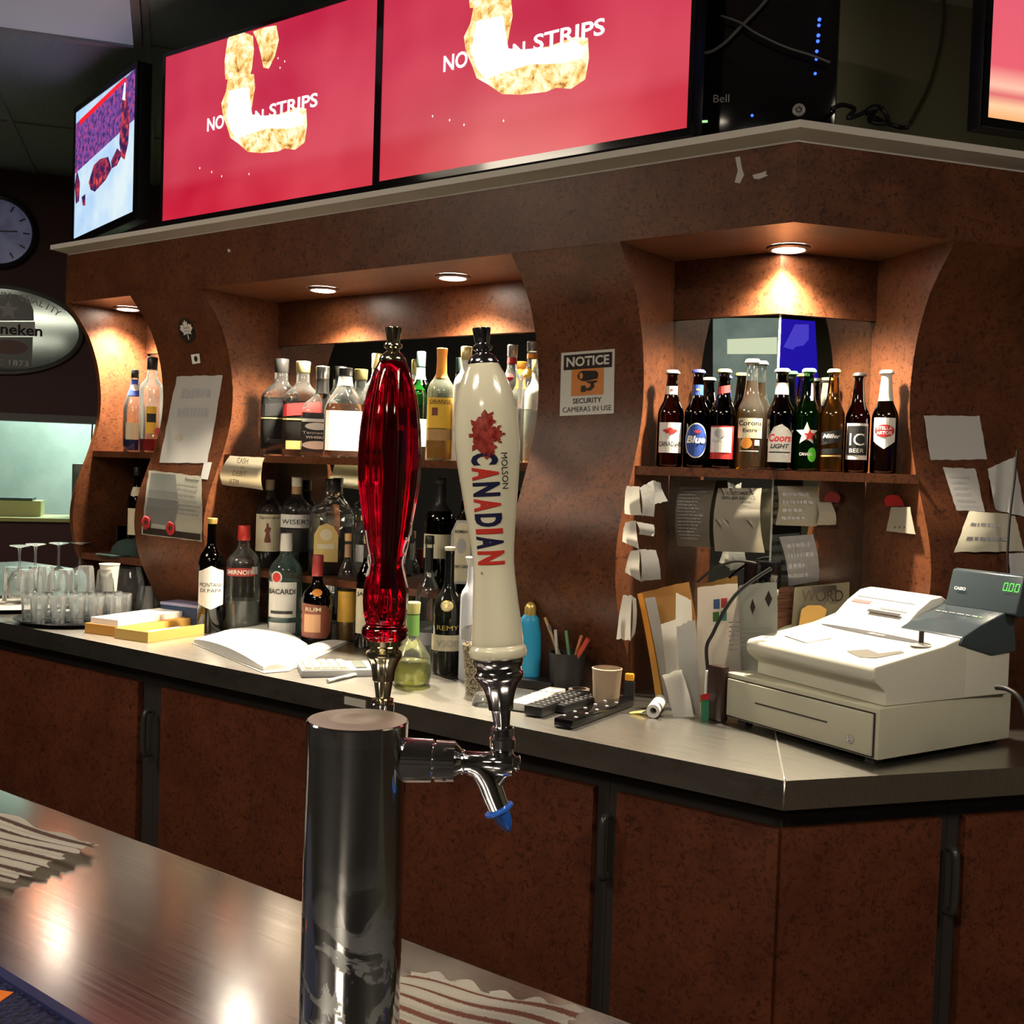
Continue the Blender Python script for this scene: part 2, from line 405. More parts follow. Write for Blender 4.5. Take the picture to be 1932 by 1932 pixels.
# olive partition standing behind the ledge on the wing side
pn = N2.dot(LC) + .62
wa = D2.dot(on(1560, 60, PN(pn)))
struct(prism('wall_partition', [N2 * pn + D2 * (wa - .5), N2 * (pn + .1) + D2 * (wa - .5), N2 * (pn + .1) + D2 * 5.5, N2 * pn + D2 * 5.5], ZL, CEIL, OLIVE))
# ceiling grid bars
gb = bmesh.new()
TB = mat('ceiling_bar', (.40, .42, .45), .5)
n_ = 4.34 - 1.22 * 7
while n_ < 9:
    box_bm(gb, (n_ - .012, -4.4, CEIL - .008), (n_ + .012, 5.4, CEIL + .004), MW); n_ += 1.22
d_ = -.105 - .61 * 7
while d_ < 5.4:
    box_bm(gb, (-3.9, d_ - .012, CEIL - .009), (9, d_ + .012, CEIL + .003), MW); d_ += .61
struct(fin(gb, 'trim_2', TB))
# light troffers
def troffer(n0, d0, label, em, strength, group=None):
    t = thing('ceiling_panel', label, 'ceiling light', N2 * (n0 + .6) + D2 * (d0 + .3) + UP * (CEIL - .02), math.radians(143.6), group)
    boxes('light_frame', [((-.6, -.3, -.01), (.6, -.27, .02)), ((-.6, .27, -.01), (.6, .3, .02)), ((-.6, -.27, -.01), (-.57, .27, .02)), ((.57, -.27, -.01), (.6, .27, .02))], TB, t)
    box('diffuser', (-.57, -.27, .0), (.57, .27, .015), pm('diffuser_' + str(strength), (.8, .8, .8), .5, emit=em, es=strength), t)
troffer(4.34 - 1.22 + .01, -.72, 'pale lavender glowing ceiling panel at the top corner above the small hockey screen', (.45, .47, .62), .13)
for i, (x, y, p) in enumerate(FILL_PANELS):  # a glowing panel for each added fill lamp
    c = V((x, y, 0)); troffer(N2.dot(c) - .6, D2.dot(c) - .3, 'added unseen fill panel ' + ('above the customer side near the tower', 'above the right end of the front bar', 'above the left end of the front bar', 'far behind the customer side')[i], (1, .86, .66), 3.0, 'added fill panels over the room')

# ------------------------------------------------------------------ back bar
def wing(pts): return [N2 * a + D2 * b for a, b in pts]
nL = N2.dot(LC); nV = N2.dot(VC); nC = N2.dot(CC); dC = D2.dot(CC)
# worktop
t = thing('back_counter', 'long brushed steel back counter with a mitred corner under the shelves', 'counter', (0, 0, 0))
cp = [V((-5.4, YC, 0)), CC.copy(), CC + D2 * 3.2, CC + D2 * 3.2 + N2 * .95, V((-1.3, 3.1, 0)), V((-5.4, 3.1, 0))]
for p in cp: p.z = 0
prism('worktop', [(p.x, p.y) for p in cp], CZ - .055, CZ, STEEL, t)
sm = bmesh.new(); cin = on(1468, 1408, PZ(CZ)); q0 = V((CC.x, CC.y, CZ)); di = (V((cin.x, cin.y, CZ)) - q0).normalized()
tube_bm(sm, [q0 + UP * -.054 - di * .0005, q0 + UP * -.0005 - di * .0005, q0 + di * .03 + UP * .0002, q0 + di * .62 + UP * .0002], .0022, 6)
fin(sm, 'weld_seam', mat('weld', (.85, .82, .75), .35, 1.0), t, True)
ft = thing('counter_patch', 'small pale rectangular patch stuck on the front edge of the steel counter', 'sticker')
_a, _b = on(651, 1312, PY(YC)), on(690, 1341, PY(YC)); box('patch', (_a.x, YC - .0022, _b.z + .006), (_b.x, YC - .0005, _a.z - .002), pm('patch_grey', (.42, .41, .36), .5), ft)
# base cabinets
YD = 1.965; nD = N2.dot(CC) + .045
def cab(label, xa, xb, hx, frm, group='cabinets under the back counter', ma=.028, mb=.028, dp=.4):
    """xa..xb run along the face; frm maps local (x along face, y into depth)"""
    t = thing('base_cabinet', label, 'cabinet', (0, 0, 0), 0, group)
    box('cabinet_body', (xa + .0005, .012, .1), (xb - .0005, dp, CZ - .056), DARK, t, mtx=frm)
    d = box('door', (xa + ma, -.008, .12), (xb - mb, .012, CZ - .105), DOORM, t, .002, mtx=frm)
    if hx:
        hz = hx[1]; hh = .062
        bm = bmesh.new(); p = [frm @ V(c) for c in ((hx[0], -.008, hz - hh), (hx[0], -.03, hz - hh + .004), (hx[0], -.034, hz), (hx[0], -.03, hz + hh - .004), (hx[0], -.008, hz + hh))]
        tube_bm(bm, curve_pts(p, 4), .008, 8); fin(bm, 'handle', pm('black_handle', (.03, .03, .03), .25), d, True, 60)
    return t
FA = frame((0, YD, 0), EX, EYV, UP)
x1 = on(285, 1350, PY(YD)).x; x2 = on(1143, 1550, PY(YD)).x; x3 = CC.x - .0
cab('dark burl cabinet under the counter at the far left, beneath the glass trays', -4.6, x1, (x1 + .012, on(288, 1380, PY(YD)).z), FA, mb=.055)
cab('dark burl cabinet under the counter behind the chrome beer tower', x1, x2, None, FA, ma=.055)
cab('dark burl cabinet under the counter just left of the mitred corner', x2, x3 - .0225, (x2 + .012, on(1157, 1595, PY(YD)).z), FA, mb=.001, dp=.03)
FB = Matrix.Translation(N2 * nD) @ frame((0, 0, 0), D2, N2, UP)
d1 = D2.dot(on(1790, 1650, PN(nD)))
cab('dark burl cabinet on the angled wing under the cash register', dC + .0225, d1, (d1 - .012, on(1780, 1655, PN(nD)).z), FB, ma=.001, dp=.03)
cab('dark burl cabinet on the angled wing at the far right edge', d1, dC + 1.9, None, FB, dp=.03)

# canopy: ledge, valance, soffit
t = thing('bar_canopy', 'dark burl canopy with a pale moulded ledge running above the bottle niches', 'canopy', (0, 0, 0))
XLE = on(95, 462, PY(YL)).x
LEDGE = mat('ledge_paint', (.66, .62, .56), .5)
def band(y0, z0, y1, z1, xe0, xe1):
    """mitred strip following the canopy outline"""
    a = []
    for y, z, xe in ((y0, z0, xe0), (y1, z1, xe1)):
        o = y - YL; h = math.tan(math.radians(53.6 / 2)); cx = LC.x - h * o * -1 * -1
        c = V((LC.x - o * h * 1.0, y, z)); c = V((LC.x - o * math.tan(math.radians(26.8)), y, z)); e = c + D2 * 3.2
        a.append([V((xe, y, z)), c, e])
    return a
bm = bmesh.new()
prof = [(YL, ZL), (YL, ZL - .016), (YL + .007, ZL - .017), (YV - .001, ZL - .028), (YV - .001, ZL - .032), (YV + .5, ZL - .032), (YV + .5, ZL)]
rows = []
for k, (y, z) in enumerate(prof):
    xe = XLE + (y - YL) * 1.0 if k in (0, 1, 2, 3, 4) else (XLE + .05 if k == 5 else XLE)
    c = V((LC.x - (y - YL) * math.tan(math.radians(26.8)), y, z)); rows.append([bm.verts.new(p) for p in (V((xe, y, z)), c, c + D2 * 3.2)])
n_ = len(rows)
for k in range(n_):
    a, b = rows[k], rows[(k + 1) % n_]
    for j in (0, 1): bm.faces.new((a[j], a[j + 1], b[j + 1], b[j]))
bm.faces.new([r[0] for r in rows]); bm.faces.new([r[2] for r in rows][::-1]); bmesh.ops.recalc_face_normals(bm, faces=bm.faces)
fin(bm, 'ledge', LEDGE, t)
h = math.tan(math.radians(26.8))
def outline(y0, y1, xe):
    c0 = V((LC.x - (y0 - YL) * h, y0, 0)); c1 = V((LC.x - (y1 - YL) * h, y1, 0)); return [V((xe, y0, 0)), c0, c0 + D2 * 3.2, c1 + D2 * 3.2, c1, V((xe, y1, 0))]
XVE = on(125, 520, PY(YV)).x
va = prism('valance', [(p.x, p.y) for p in outline(YV, YV + .02, XVE)], ZS, ZL - .026, BURL, t)
# soffit with holes would need cutting; lamps are surface rings set into it
prism('soffit', [(p.x, p.y) for p in outline(YV + .02, YV + .5, XVE)], ZS, ZS + .02, BURL, t)
box('end_fascia', (XVE, YV + .02, ZS + .02), (XVE + .02, YV + .5, ZL - .033), BURL, t)
sc = pm('scuff', (.50, .48, .45), .8)
for k, pts in enumerate([((1387, 297), (1396, 295), (1400, 318), (1404, 330), (1396, 346), (1386, 344), (1392, 322)), ((1420, 330), (1436, 326), (1447, 322), (1444, 328), (1449, 331), (1432, 338), (1422, 337)), ((429, 470), (434, 470), (435, 475), (430, 476))]):
    bm = bmesh.new(); bm.faces.new([bm.verts.new(on(x, y, PY(YV - .0008))) for x, y in pts]); bmesh.ops.triangulate(bm, faces=bm.faces); fin(bm, 'scuff_mark', sc, va)

# pillars with the S-shaped front
ZZ = [.9405 + (ZS - .0005 - .9405) * i / 40 for i in range(41)]
def spillar(name, label, xa, xb, frm, back):
    """frm: local x along face, y into depth"""
    bm = bmesh.new(); L = [[bm.verts.new(frm @ V((x, OFF(z), z))) for z in ZZ] for x in (xa, xb)]
    B = [[bm.verts.new(frm @ V((x, back, z))) for z in ZZ] for x in (xa, xb)]
    for i in range(40):
        bm.faces.new((L[0][i], L[1][i], L[1][i + 1], L[0][i + 1]))
        bm.faces.new((L[0][i], L[0][i + 1], B[0][i + 1], B[0][i])); bm.faces.new((L[1][i], B[1][i], B[1][i + 1], L[1][i + 1]))
        bm.faces.new((B[0][i], B[0][i + 1], B[1][i + 1], B[1][i]))
    bm.faces.new((L[0][0], B[0][0], B[1][0], L[1][0])); bm.faces.new((L[0][-1], L[1][-1], B[1][-1], B[0][-1]))
    bmesh.ops.recalc_face_normals(bm, faces=bm.faces)
    o = fin(bm, name, BURL, None, True, 40); tag(o, label, 'pillar', 'curved burl pillars', 'thing'); return o
FP = frame((0, YV, 0), EX, EYV, UP)
spillar('curved_pillar', 'wavy burl pillar carrying the maple leaf sticker and laminated notices', X1a, X1b, FP, YB - YV)
spillar('curved_pillar', 'wide wavy burl pillar carrying the NOTICE security cameras sign', X2a, X2b, FP, YB - YV)
spillar('curved_pillar', 'thin wavy burl end panel at the far left end of the back bar', XE, XE + .02, FP, YB - YV)
FW = Matrix.Translation(N2 * n3) @ frame((0, 0, 0), D2, N2, UP)
spillar('curved_pillar', 'wavy burl pillar covered in loose paper notes behind the cash register', d3, d3 + 1.4, FW, NB - n3)

# burl headers over the mirrors, and the mirrors
ZM = 1.49 + 1.09 * .37
def panel(name, label, cat, pts, z0, z1, m, group=None):
    o = prism(name, [(p[0], p[1]) for p in pts], z0, z1, m); return tag(o, label, cat, group, 'thing')
panel('burl_header', 'burl header panel above the wide bottle mirror', 'panel', [(X1b, YB - .012), (X2a, YB - .012), (X2a, YB + .03), (X1b, YB + .03)], ZM, ZS, BURL, 'burl header panels')
panel('burl_header', 'burl header panel above the narrow mirror at the left end niche', 'panel', [(XE + .02, YB - .012), (X1a, YB - .012), (X1a, YB + .03), (XE + .02, YB + .03)], ZM, ZS, BURL, 'burl header panels')
panel('burl_header', 'angled burl header panel above the corner beer niche mirrors', 'panel', [(X2b, YA - .012), (APX.x - .0, YA - .012)] + [tuple((N2 * (NB - .012) + D2 * d3).xy), tuple((N2 * (NB + .05) + D2 * d3).xy), (APX.x - .02, YA + .05), (X2b, YA + .05)], ZM, ZS, BURL, 'burl header panels')
panel('wall_mirror', 'wide mirror behind the liquor bottles of the middle niche', 'mirror', [(X1b, YB), (X2a, YB), (X2a, YB + .006), (X1b, YB + .006)], CZ, ZM, MIRROR, 'back bar mirrors')
panel('wall_mirror', 'narrow mirror behind the bottles of the left end niche', 'mirror', [(XE + .02, YB), (X1a, YB), (X1a, YB + .006), (XE + .02, YB + .006)], CZ, ZM, MIRROR, 'back bar mirrors')
ap0 = V((APX.x, YA, 0))
panel('wall_mirror', 'left mirror of the corner beer niche, showing a bright ceiling', 'mirror', [(X2b, YA), (ap0.x - .001, YA), (ap0.x - .001, YA + .006), (X2b, YA + .006)], CZ, ZM, MIRROR, 'back bar mirrors')
w0 = D2.dot(ap0) + .001
panel('wall_mirror', 'right mirror of the corner beer niche, showing a blue lit shape', 'mirror', [tuple((N2 * a + D2 * b).xy) for a, b in ((NB, w0), (NB, d3), (NB + .006, d3), (NB + .006, w0))], CZ, ZM, MIRROR, 'back bar mirrors')
box('mirror_edge', (ap0.x - .002, YA - .002, CZ), (ap0.x + .002, YA + .002, ZM), pm('mirror_edge_m', (.75, .8, .76), .2), bpy.data.objects['wall_mirror.003'])
panel('backing_board', 'plain dark board closing the back of the bar behind its mirrors', 'panel', [(XE, YB + .031), (-1.42, YB + .031), (-1.42, YB + .05), (XE, YB + .05)], CZ, ZS - .001, DARK)

# shelves
ZSH = 1.512
SH = BURL
def shelf(label, pts, z, th=.022):
    o = prism('display_shelf', [tuple(p)[:2] for p in pts], z - th, z, BURL); return tag(o, label, 'shelf', 'burl bottle shelves')
shelf('burl shelf holding the upper row of liquor bottles in the middle niche', [(X1b, YV + .112), (X2a, YV + .112), (X2a, YB), (X1b, YB)], ZSH)
shelf('burl shelf holding the clear bottles in the left end niche', [(XE + .02, YV + .112), (X1a, YV + .112), (X1a, YB), (XE + .02, YB)], ZSH)
cA = V((X2b, YV + .112, 0)); cB = V3 + N2 * .092
shelf('straight burl shelf holding the row of beer bottles across the corner niche', [cA + EX * .001, cB - D2 * .001, N2 * (NB - .004) + D2 * (d3 - .001), ap0 - EYV * .009, (X2b + .001, YA - .004)], ZSH)
ZT2 = 1.135
shelf('low burl step holding the second row of liquor bottles above the counter', [(X1b, 2.44), (X2a, 2.44), (X2a, YB), (X1b, YB)], ZT2)
shelf('low burl shelf with a dark cap on it in the left end niche', [(XE + .02, YV + .07), (X1a, YV + .07), (X1a, YB), (XE + .02, YB)], ZT2)

# downlights
def downlight(label, x, y, p):
    t = thing('downlight', label, 'downlight', (x, y, ZS), 0, 'recessed downlights')
    lathe('trim_ring', [(-.006, .038), (-.008, .041), (-.005, .052), (-.0005, .054)], pm('ring_brown', (.10, .05, .03), .3), t, 32, bot=False, top=False)
    bm = bmesh.new(); lathe_bm(bm, [(-.0065, .038), (-.0085, .028), (-.0095, .008)], 24); fin(bm, 'bulb', pm('lamp_glow', (1, 1, 1), .5, emit=(1, .90, .74), es=60), t, True)
    l = bpy.data.lights.new('downlight_spot', 'SPOT'); l.energy = p; l.color = (1.0, .84, .62); l.spot_size = math.radians(128); l.spot_blend = .85; l.shadow_soft_size = .03
    o = bpy.data.objects.new('downlight_spot', l); COL.objects.link(o); o.location = (x, y, ZS - .03)
SP = 108
downlight('recessed downlight over the left end niche', -3.60, 2.463, SP * .9)
downlight('recessed downlight over the middle niche, left one of the two', -2.58, 2.468, SP)
downlight('recessed downlight over the middle niche, near the NOTICE pillar', -2.057, 2.475, SP)
downlight('recessed downlight over the corner beer niche', *on(1488, 467, PZ(ZS)).xy, SP * .85)

# ------------------------------------------------------------------ front bar
t = thing('front_bar', 'wide brushed steel bar top in the foreground carrying the beer tower', 'counter', (0, 0, 0))
box('bar_top', (-4.5, -.65, BZ - .04), (1.6, .875, BZ), BARST, t, .004)
box('bar_body', (-4.5, -.55, .02), (1.6, .5, BZ - .04), DARK, t)
# ------------------------------------------------------------------ beer tower, faucets, tap handles
def rotm(a, ax='Z'): return Matrix.Rotation(a, 4, ax)
TC = O + ray(675, 1357) * .84; TZ = TC.z; TR = .0385
TWR = mat('tower_chrome', (.60, .61, .62), .08, 1.0)
_v = coords(TWR, scale=(1, 1, .8)); _n = noise(TWR, _v, 22, 5, .6, 1.5)
_sp = TWR.node_tree.nodes.new('ShaderNodeSeparateXYZ'); link(TWR, _v, _sp.inputs[0])
_lo = ramp(TWR, _sp.outputs[2], [(.10, (1, 1, 1)), (.17, (0, 0, 0))])
_mk = mix(TWR, 1.0, ramp(TWR, _n, [(.49, (0, 0, 0)), (.53, (1, 1, 1))]), _lo, 'MULTIPLY')
_mr = TWR.node_tree.nodes.new('ShaderNodeMapRange'); link(TWR, _mk, _mr.inputs[0]); _mr.inputs[3].default_value = .08; _mr.inputs[4].default_value = .42
link(TWR, _mr.outputs[0], TWR.node_tree.nodes['Principled BSDF'].inputs['Roughness'])
link(TWR, mix(TWR, _mk, (.60, .61, .62), (.34, .36, .35)), bc(TWR))
TOPM = mat('brushed_lid', (.60, .56, .49), .42, .75)
t = thing('beer_tower', 'smudged chrome cylindrical beer tower standing on the front bar', 'beer tower', (TC.x, TC.y, BZ))
H = TZ - BZ
lathe('tower_body', [(.0, TR + .016), (.004, TR + .016), (.0045, TR - .0004), (H - .0145, TR - .0004)], TWR, t, 64, top=False)
c = lathe('tower_cap', [(H - .0145, TR - .002), (H - .0143, TR), (H - .001, TR), (H, TR - .001)], CHROME, t, 64)
lathe('cap_plate', [(H + .0001, TR - .0012), (H + .0004, TR - .003), (H + .0004, TR * .62), (H + .0009, TR * .6), (H + .0009, TR * .32), (H + .0005, TR * .3), (H + .0005, .0005)], TOPM, c, 48)
def xlathe(name, pf, m, parent, seg=32, mtx=None):
    M = rotm(math.pi / 2, 'Y'); M = mtx @ M if mtx is not None else M
    return lathe(name, pf, m, parent, seg, mtx=M)
FR = .000402
def faucet(label, az, plug):
    t = thing('beer_faucet', label, 'faucet', (TC.x, TC.y, TZ - .030), math.radians(az), 'faucets of the beer tower')
    xlathe('shank', [(.034, .0172), (.0575, .0165), (.0585, .0155)], CHROME, t)
    c = xlathe('coupling', [(.0585, .0135), (.0600, .0135), (.0602, .0160), (.0745, .0155), (.0752, .0145), (.079, .0105), (.0795, .0100)], CHROME, t)
    bm = bmesh.new()
    for a in (-.75, -2.35, .8, 2.4):
        M = Matrix.Translation((.0675, .0152 * math.cos(a), .0152 * math.sin(-a))) @ rotm(a, 'X') @ rotm(math.pi / 2, 'X')
        bmesh.ops.create_cone(bm, cap_ends=True, segments=12, radius1=.0016, radius2=.0016, depth=.0016, matrix=M)
    fin(bm, 'coupling_hole', DARK, c)
    xlathe('faucet_body', [(.079, .0095), (.081, .0100), (.083, .0085), (.100, .0082), (.104, .0095), (.112, .0105), (.118, .0095), (.1205, .006), (.122, .0058), (.1235, .0068), (.1245, .005)], CHROME, t)
    b = lathe('collar', [(.004, .0088), (.009, .0088), (.011, .0080), (.0125, .0098), (.019, .0100), (.0205, .0085), (.0215, .0085), (.022, .0080)], CHROME, t, 28, mtx=Matrix.Translation((.110, 0, 0)))
    bm = bmesh.new(); p = curve_pts([(.086, 0, -.002), (.094, 0, -.005), (.100, 0, -.013), (.1045, 0, -.024), (.1105, 0, -.038)], 5)
    tube_bm(bm, p, [.0078 + .0012 * math.sin(i / (len(p) - 1) * 3.14) for i in range(len(p))], 20); fin(bm, 'spout', CHROME, t, True, 60)
    bm = bmesh.new(); p = curve_pts([(.118, 0, -.003), (.112, 0, -.006), (.1065, 0, -.013), (.1055, 0, -.019)], 4); tube_bm(bm, p, [.005, .0055, .0058, .006, .006, .006, .0062, .0062, .0062, .006, .0055, .005, .004][:len(p)], 14)
    fin(bm, 'vent_arm', CHROME, t, True, 60)
    if plug:
        M = Matrix.Translation((.1105, 0, -.038)) @ rotm(math.radians(180 - 27), 'Y')
        lathe('spout_plug', [(-.0042, .0098), (-.0035, .0116), (-.0018, .0116), (-.0006, .0092), (.0, .0072), (.006, .0062), (.011, .0045), (.0155, .0018), (.016, .0005)], pm('blue_rubber', (.015, .11, .55), .35), t, 28, mtx=M)
    return t
AR = 36.3; AB = 123.0
faucet('chrome faucet with a blue rubber plug on its spout, under the white tap handle', AR, True)
faucet('chrome faucet behind the beer tower, under the red tap handle', AB, False)

def pxprof(lst, y0, k): return [((y0 - y) * k, r * k) for y, r in sorted(lst, key=lambda q: -q[0])]
# white handle
dR = ang(AR)
wb = V((TC.x, TC.y, TZ - .030)) + dR * .110 + UP * .0215
t = thing('tap_handle', 'tall cream tap handle with a red leaf and downward red and navy lettering', 'tap handle', wb)
tilt = Matrix.Rotation(math.radians(-4.8), 3, UP.cross(dR)); Rz_ = Matrix.Rotation(math.radians(AR), 3, 'Z')
t.rotation_euler = (tilt @ Rz_).to_euler()
wf = [(1380, 22), (1379, 23), (1366, 23), (1364, 20), (1362, 15.5), (1335, 18.5), (1331, 19.5), (1330, 24), (1322, 24.5), (1312, 26), (1300, 29), (1288, 33), (1278, 39), (1272, 44), (1266, 47.5), (1260, 47), (1256, 43), (1250, 42.5), (1246, 46), (1238, 48), (1233, 48)]
fpf = pxprof(wf, 1380, FR)
lathe('ferrule', fpf, DCHROME, t, 48, flute=10, fd=.035, fl=lambda z: 1 if .002 < z < .038 else 0)
wbod = [(1233, 48), (1230, 53), (1222, 54.5), (1213, 53.5), (1209, 50), (1206, 48.5), (1203, 49), (1190, 48.5), (1150, 45), (1100, 41), (1060, 38.8), (1030, 40), (1000, 43), (960, 48), (912, 53.5), (870, 58.5), (830, 61), (800, 60.5), (775, 58.5), (750, 55), (724, 48.5), (700, 39), (684, 30.5), (682, 29)]
wpf = smoothpf(pxprof(wbod, 1380, FR), 3)
CRM = mat('cream_gloss', (.70, .66, .50), .16, coat=.6)
wo = lathe('handle_body', wpf, CRM, t, 56, auto=50)
lathe('finial', pxprof([(682, 29), (678, 29), (668, 24), (664, 18), (662, 13), (658, 13), (655, 18), (650, 19), (646, 15), (644, 13), (643, 13.5), (630, 15.5), (617, 17.5), (615, 17)], 1380, FR), DCHROME, t, 32)
# direction towards the viewer in the handle's own frame is local -Y
face = math.atan2(-(wb.y), -(wb.x)) - math.radians(AR) + math.pi / 2
def wfn(cx=0, cz=0, eps=.0003): return body_fn(wpf, cx, cz, eps, rot=face)
def down(bm):
    for v in bm.verts: v.co = V((v.co.y, -v.co.x, 0))
    return bm
LRD = pm('leaf_red', (.26, .025, .018), .3); CRED = pm('letter_red', (.50, .035, .025), .3); CNV = pm('letter_navy', (.012, .012, .045), .3)
_m = LRD; _nz = noise(_m, coords(_m), 260, 3); link(_m, ramp(_m, _nz, [(.35, (.16, .012, .010)), (.65, (.34, .05, .035))]), bc(_m))
zc = lambda y: (1380 - y) * FR
wrapped('maple_leaf', poly_bm(rot2([q for q in rough_leaf(.0192) if q[1] > -.0100], -90)), wfn(-.0040, zc(815)), LRD, wo, .002)
word = 'CANADIAN'; y0, y1 = 848.0, 1054.0; widths = dict(C=.95, A=1.05, N=1.12, D=1.05, I=.42); gap = .17
tot = sum(widths[c] for c in word) + gap * 7; u = (y1 - y0) / tot; y = y0
for k, ch in enumerate(word):
    wd = widths[ch] * u; cy = y + wd / 2; y += wd + gap * u
    off = (-6 + 2 * k / 7) * FR
    wrapped('lettering', down(text_bm(ch, wd * FR, (51 + k * .4) * FR, .045)), wfn(off, zc(cy)), CNV if k % 2 == 0 else CRED, wo, .002)
wrapped('lettering', down(text_bm('MOLSON', 66 * FR, 13 * FR, 0)), wfn(32 * FR, zc(882)), INK, wo, .002)
wrapped('lettering', poly_bm(oval(5 * FR, 5 * FR, 12)), wfn(-23 * FR, zc(1069)), pm('tm_tan', (.35, .22, .14)), wo)

# red handle
RK = .000455
dB = ang(AB); rb_ = V((TC.x, TC.y, TZ - .030)) + dB * .110 + UP * .0215
yb = 966 - (RM.transposed() @ (rb_ - O)).y / -(RM.transposed() @ (rb_ - O)).z * F
t = thing('tap_handle', 'fluted translucent red tap handle with a gold finial behind the tower', 'tap handle', rb_, math.radians(AB))
PALEB = BRASS
lathe('ferrule', pxprof([(yb, 20), (1330, 20.5), (1318, 20.5), (1316, 15), (1315, 14), (1285, 18), (1284, 18.5), (1283, 21), (1270, 22), (1256, 25), (1246, 29), (1240, 33), (1234, 35), (1229, 34), (1225, 28), (1220, 28), (1216, 33), (1206, 34)], yb, RK), PALEB, t, 48, flute=10, fd=.04, fl=lambda z: 1 if .002 < z < .045 else 0)
rbod = [(1206, 36), (1203, 40), (1196, 43.5), (1188, 43.5), (1182, 41), (1177, 36.5), (1170, 38), (1155, 41.5), (1135, 43.5), (1115, 43), (1095, 40), (1075, 36), (1058, 35), (1040, 38), (1015, 43), (985, 48), (950, 53.5), (915, 58), (885, 60), (850, 60), (810, 57.5), (775, 53), (745, 47), (720, 40), (700, 33), (686, 26), (684, 25)]
rpf = smoothpf(pxprof(rbod, yb, RK), 3)
REDG = mat('red_acrylic', (.62, .0, .018), .04, trans=1.0, ior=1.46)
ro = lathe('handle_body', rpf, REDG, t, 96, flute=8, fd=.10, fl=lambda z: max(0, min(1, (z - (yb - 1165) * RK) / .01)) * max(0, min(1, ((yb - 690) * RK - z) / .02)), auto=60)
lathe('core_rod', [((yb - 1110) * RK, .0055), ((yb - 815) * RK, .005)], pm('red_core', (.85, .55, .50), .5), ro, 16)
lathe('finial', pxprof([(686, 25), (682, 25.5), (676, 23), (670, 17), (667, 12.5), (662, 12.5), (659, 17), (655, 17.5), (651, 15), (650, 11.5), (648, 11.8), (624, 16), (622, 15.5)], yb, RK), PALEB, t, 32)
fr_ = math.atan2(-(rb_.y), -(rb_.x)) - math.radians(AB) + math.pi / 2
for pts in ([(36, 1012), (42, 1022), (40, 1035), (33, 1046), (30, 1058), (34, 1075), (40, 1092), (46, 1105)], [(38, 1050), (33, 1044), (30, 1036), (34, 1022), (38, 1016)], [(47, 985), (50, 995), (48, 1008)], [(-44, 1000), (-40, 1020), (-34, 1045), (-31, 1060), (-36, 1068), (-41, 1056), (-37, 1046)], [(-33, 1064), (-36, 1080), (-42, 1086), (-40, 1076), (-35, 1070)]):
    f = body_fn(rpf, 0, 0, .0004, rot=fr_); P = [f(a * RK * 1.08, (yb - y) * RK) for a, y in pts]
    tube('script_line', P, .0008, pm('script_white', (.75, .68, .66), .4), ro, 6, 4)

# ------------------------------------------------------------------ screens
def emis(name, build, s=1.0):
    m = bpy.data.materials.new(name); m.use_nodes = True; N, L = NT(m); b = N['Principled BSDF']
    b.inputs['Base Color'].default_value = (0, 0, 0, 1); b.inputs['Roughness'].default_value = .3; b.inputs['Emission Strength'].default_value = s
    r = build(m)
    if isinstance(r, (tuple, str)): b.inputs['Emission Color'].default_value = lin(r)
    else: L.new(r, b.inputs['Emission Color'])
    return m
def redscreen(m):
    v = coords(m); N, L = NT(m); n = noise(m, v, 2.2, 2); sp = N.new('ShaderNodeSeparateXYZ'); L.new(v, sp.inputs[0])
    a = ramp(m, sp.outputs[2], [(.0, (.72, .005, .03)), (.09, (.62, .005, .03)), (.13, (.70, .06, .10)), (.30, (.66, .035, .09)), (.49, (.60, .02, .07))])
    c = ramp(m, n, [(.35, (.50, .0, .035)), (.65, (.78, .09, .13))]); return mix(m, .5, a, c)
SRED = emis('screen_red', redscreen, .62)
def food(m):
    v = coords(m); n = noise(m, v, 26, 5, .7, .5); return ramp(m, n, [(.34, (.35, .12, .02)), (.45, (.95, .55, .15)), (.56, (1, .85, .5)), (.68, (1, .97, .85))])
SFOOD = emis('screen_food', food, .8)
SWHITE = emis('screen_white', lambda m: (1.0, .93, .97), 1.15)
def tv(label, A, e, w, h, scr, shapes=(), texts=(), group=None, depth_=.05, bz=.012):
    """A = lower left corner of the lit screen, e = direction of its lower edge"""
    n = e.cross(UP)                                  # towards the viewer side
    t = thing('television', label, 'television', A, math.atan2(e.y, e.x), group)
    boxes('bezel', [((-bz, -.004, -bz - .006), (w + bz, .004, 0)), ((-bz, -.004, h), (w + bz, .004, h + bz)), ((-bz, -.004, 0), (0, .004, h)), ((w, -.004, 0), (w + bz, .004, h))], GBLACK, t)
    box('back_cover', (-bz, .0045, -bz - .006), (w + bz, depth_, h + bz), BLACK, t, .004)
    s = box('screen', (0, -.001, 0), (w, .0035, h), scr, t)
    for k, (pts, m, e_) in enumerate(shapes):
        bm = poly_bm(pts); wrapped('picture', bm, lambda x, y: V((x, -.0015 - e_, y)), m, s)
    for (tx, x, y, tw, th, m, b_) in texts:
        wrapped('lettering', text_bm(tx, tw, th, b_), plane_fn((x, -.0026, y), (1, 0, 0), (0, 0, 1)), m, s)
    return t
A2 = on(716, 343, PY(YV + .002)); B2 = on(1297, 244, PY(YV + .002)); w2 = B2.x - A2.x; h2 = w2 * .5625
A1 = on(307, 418, PY(YV + .002)); B1 = on(704, 348, PY(YV + .002)); w1 = B1.x - A1.x; h1 = w1 * .5625
def u2(pts): return [(lambda q: (q.x - A2.x, q.z - A2.z))(on(x, y, PY(YV + .002))) for x, y in pts]
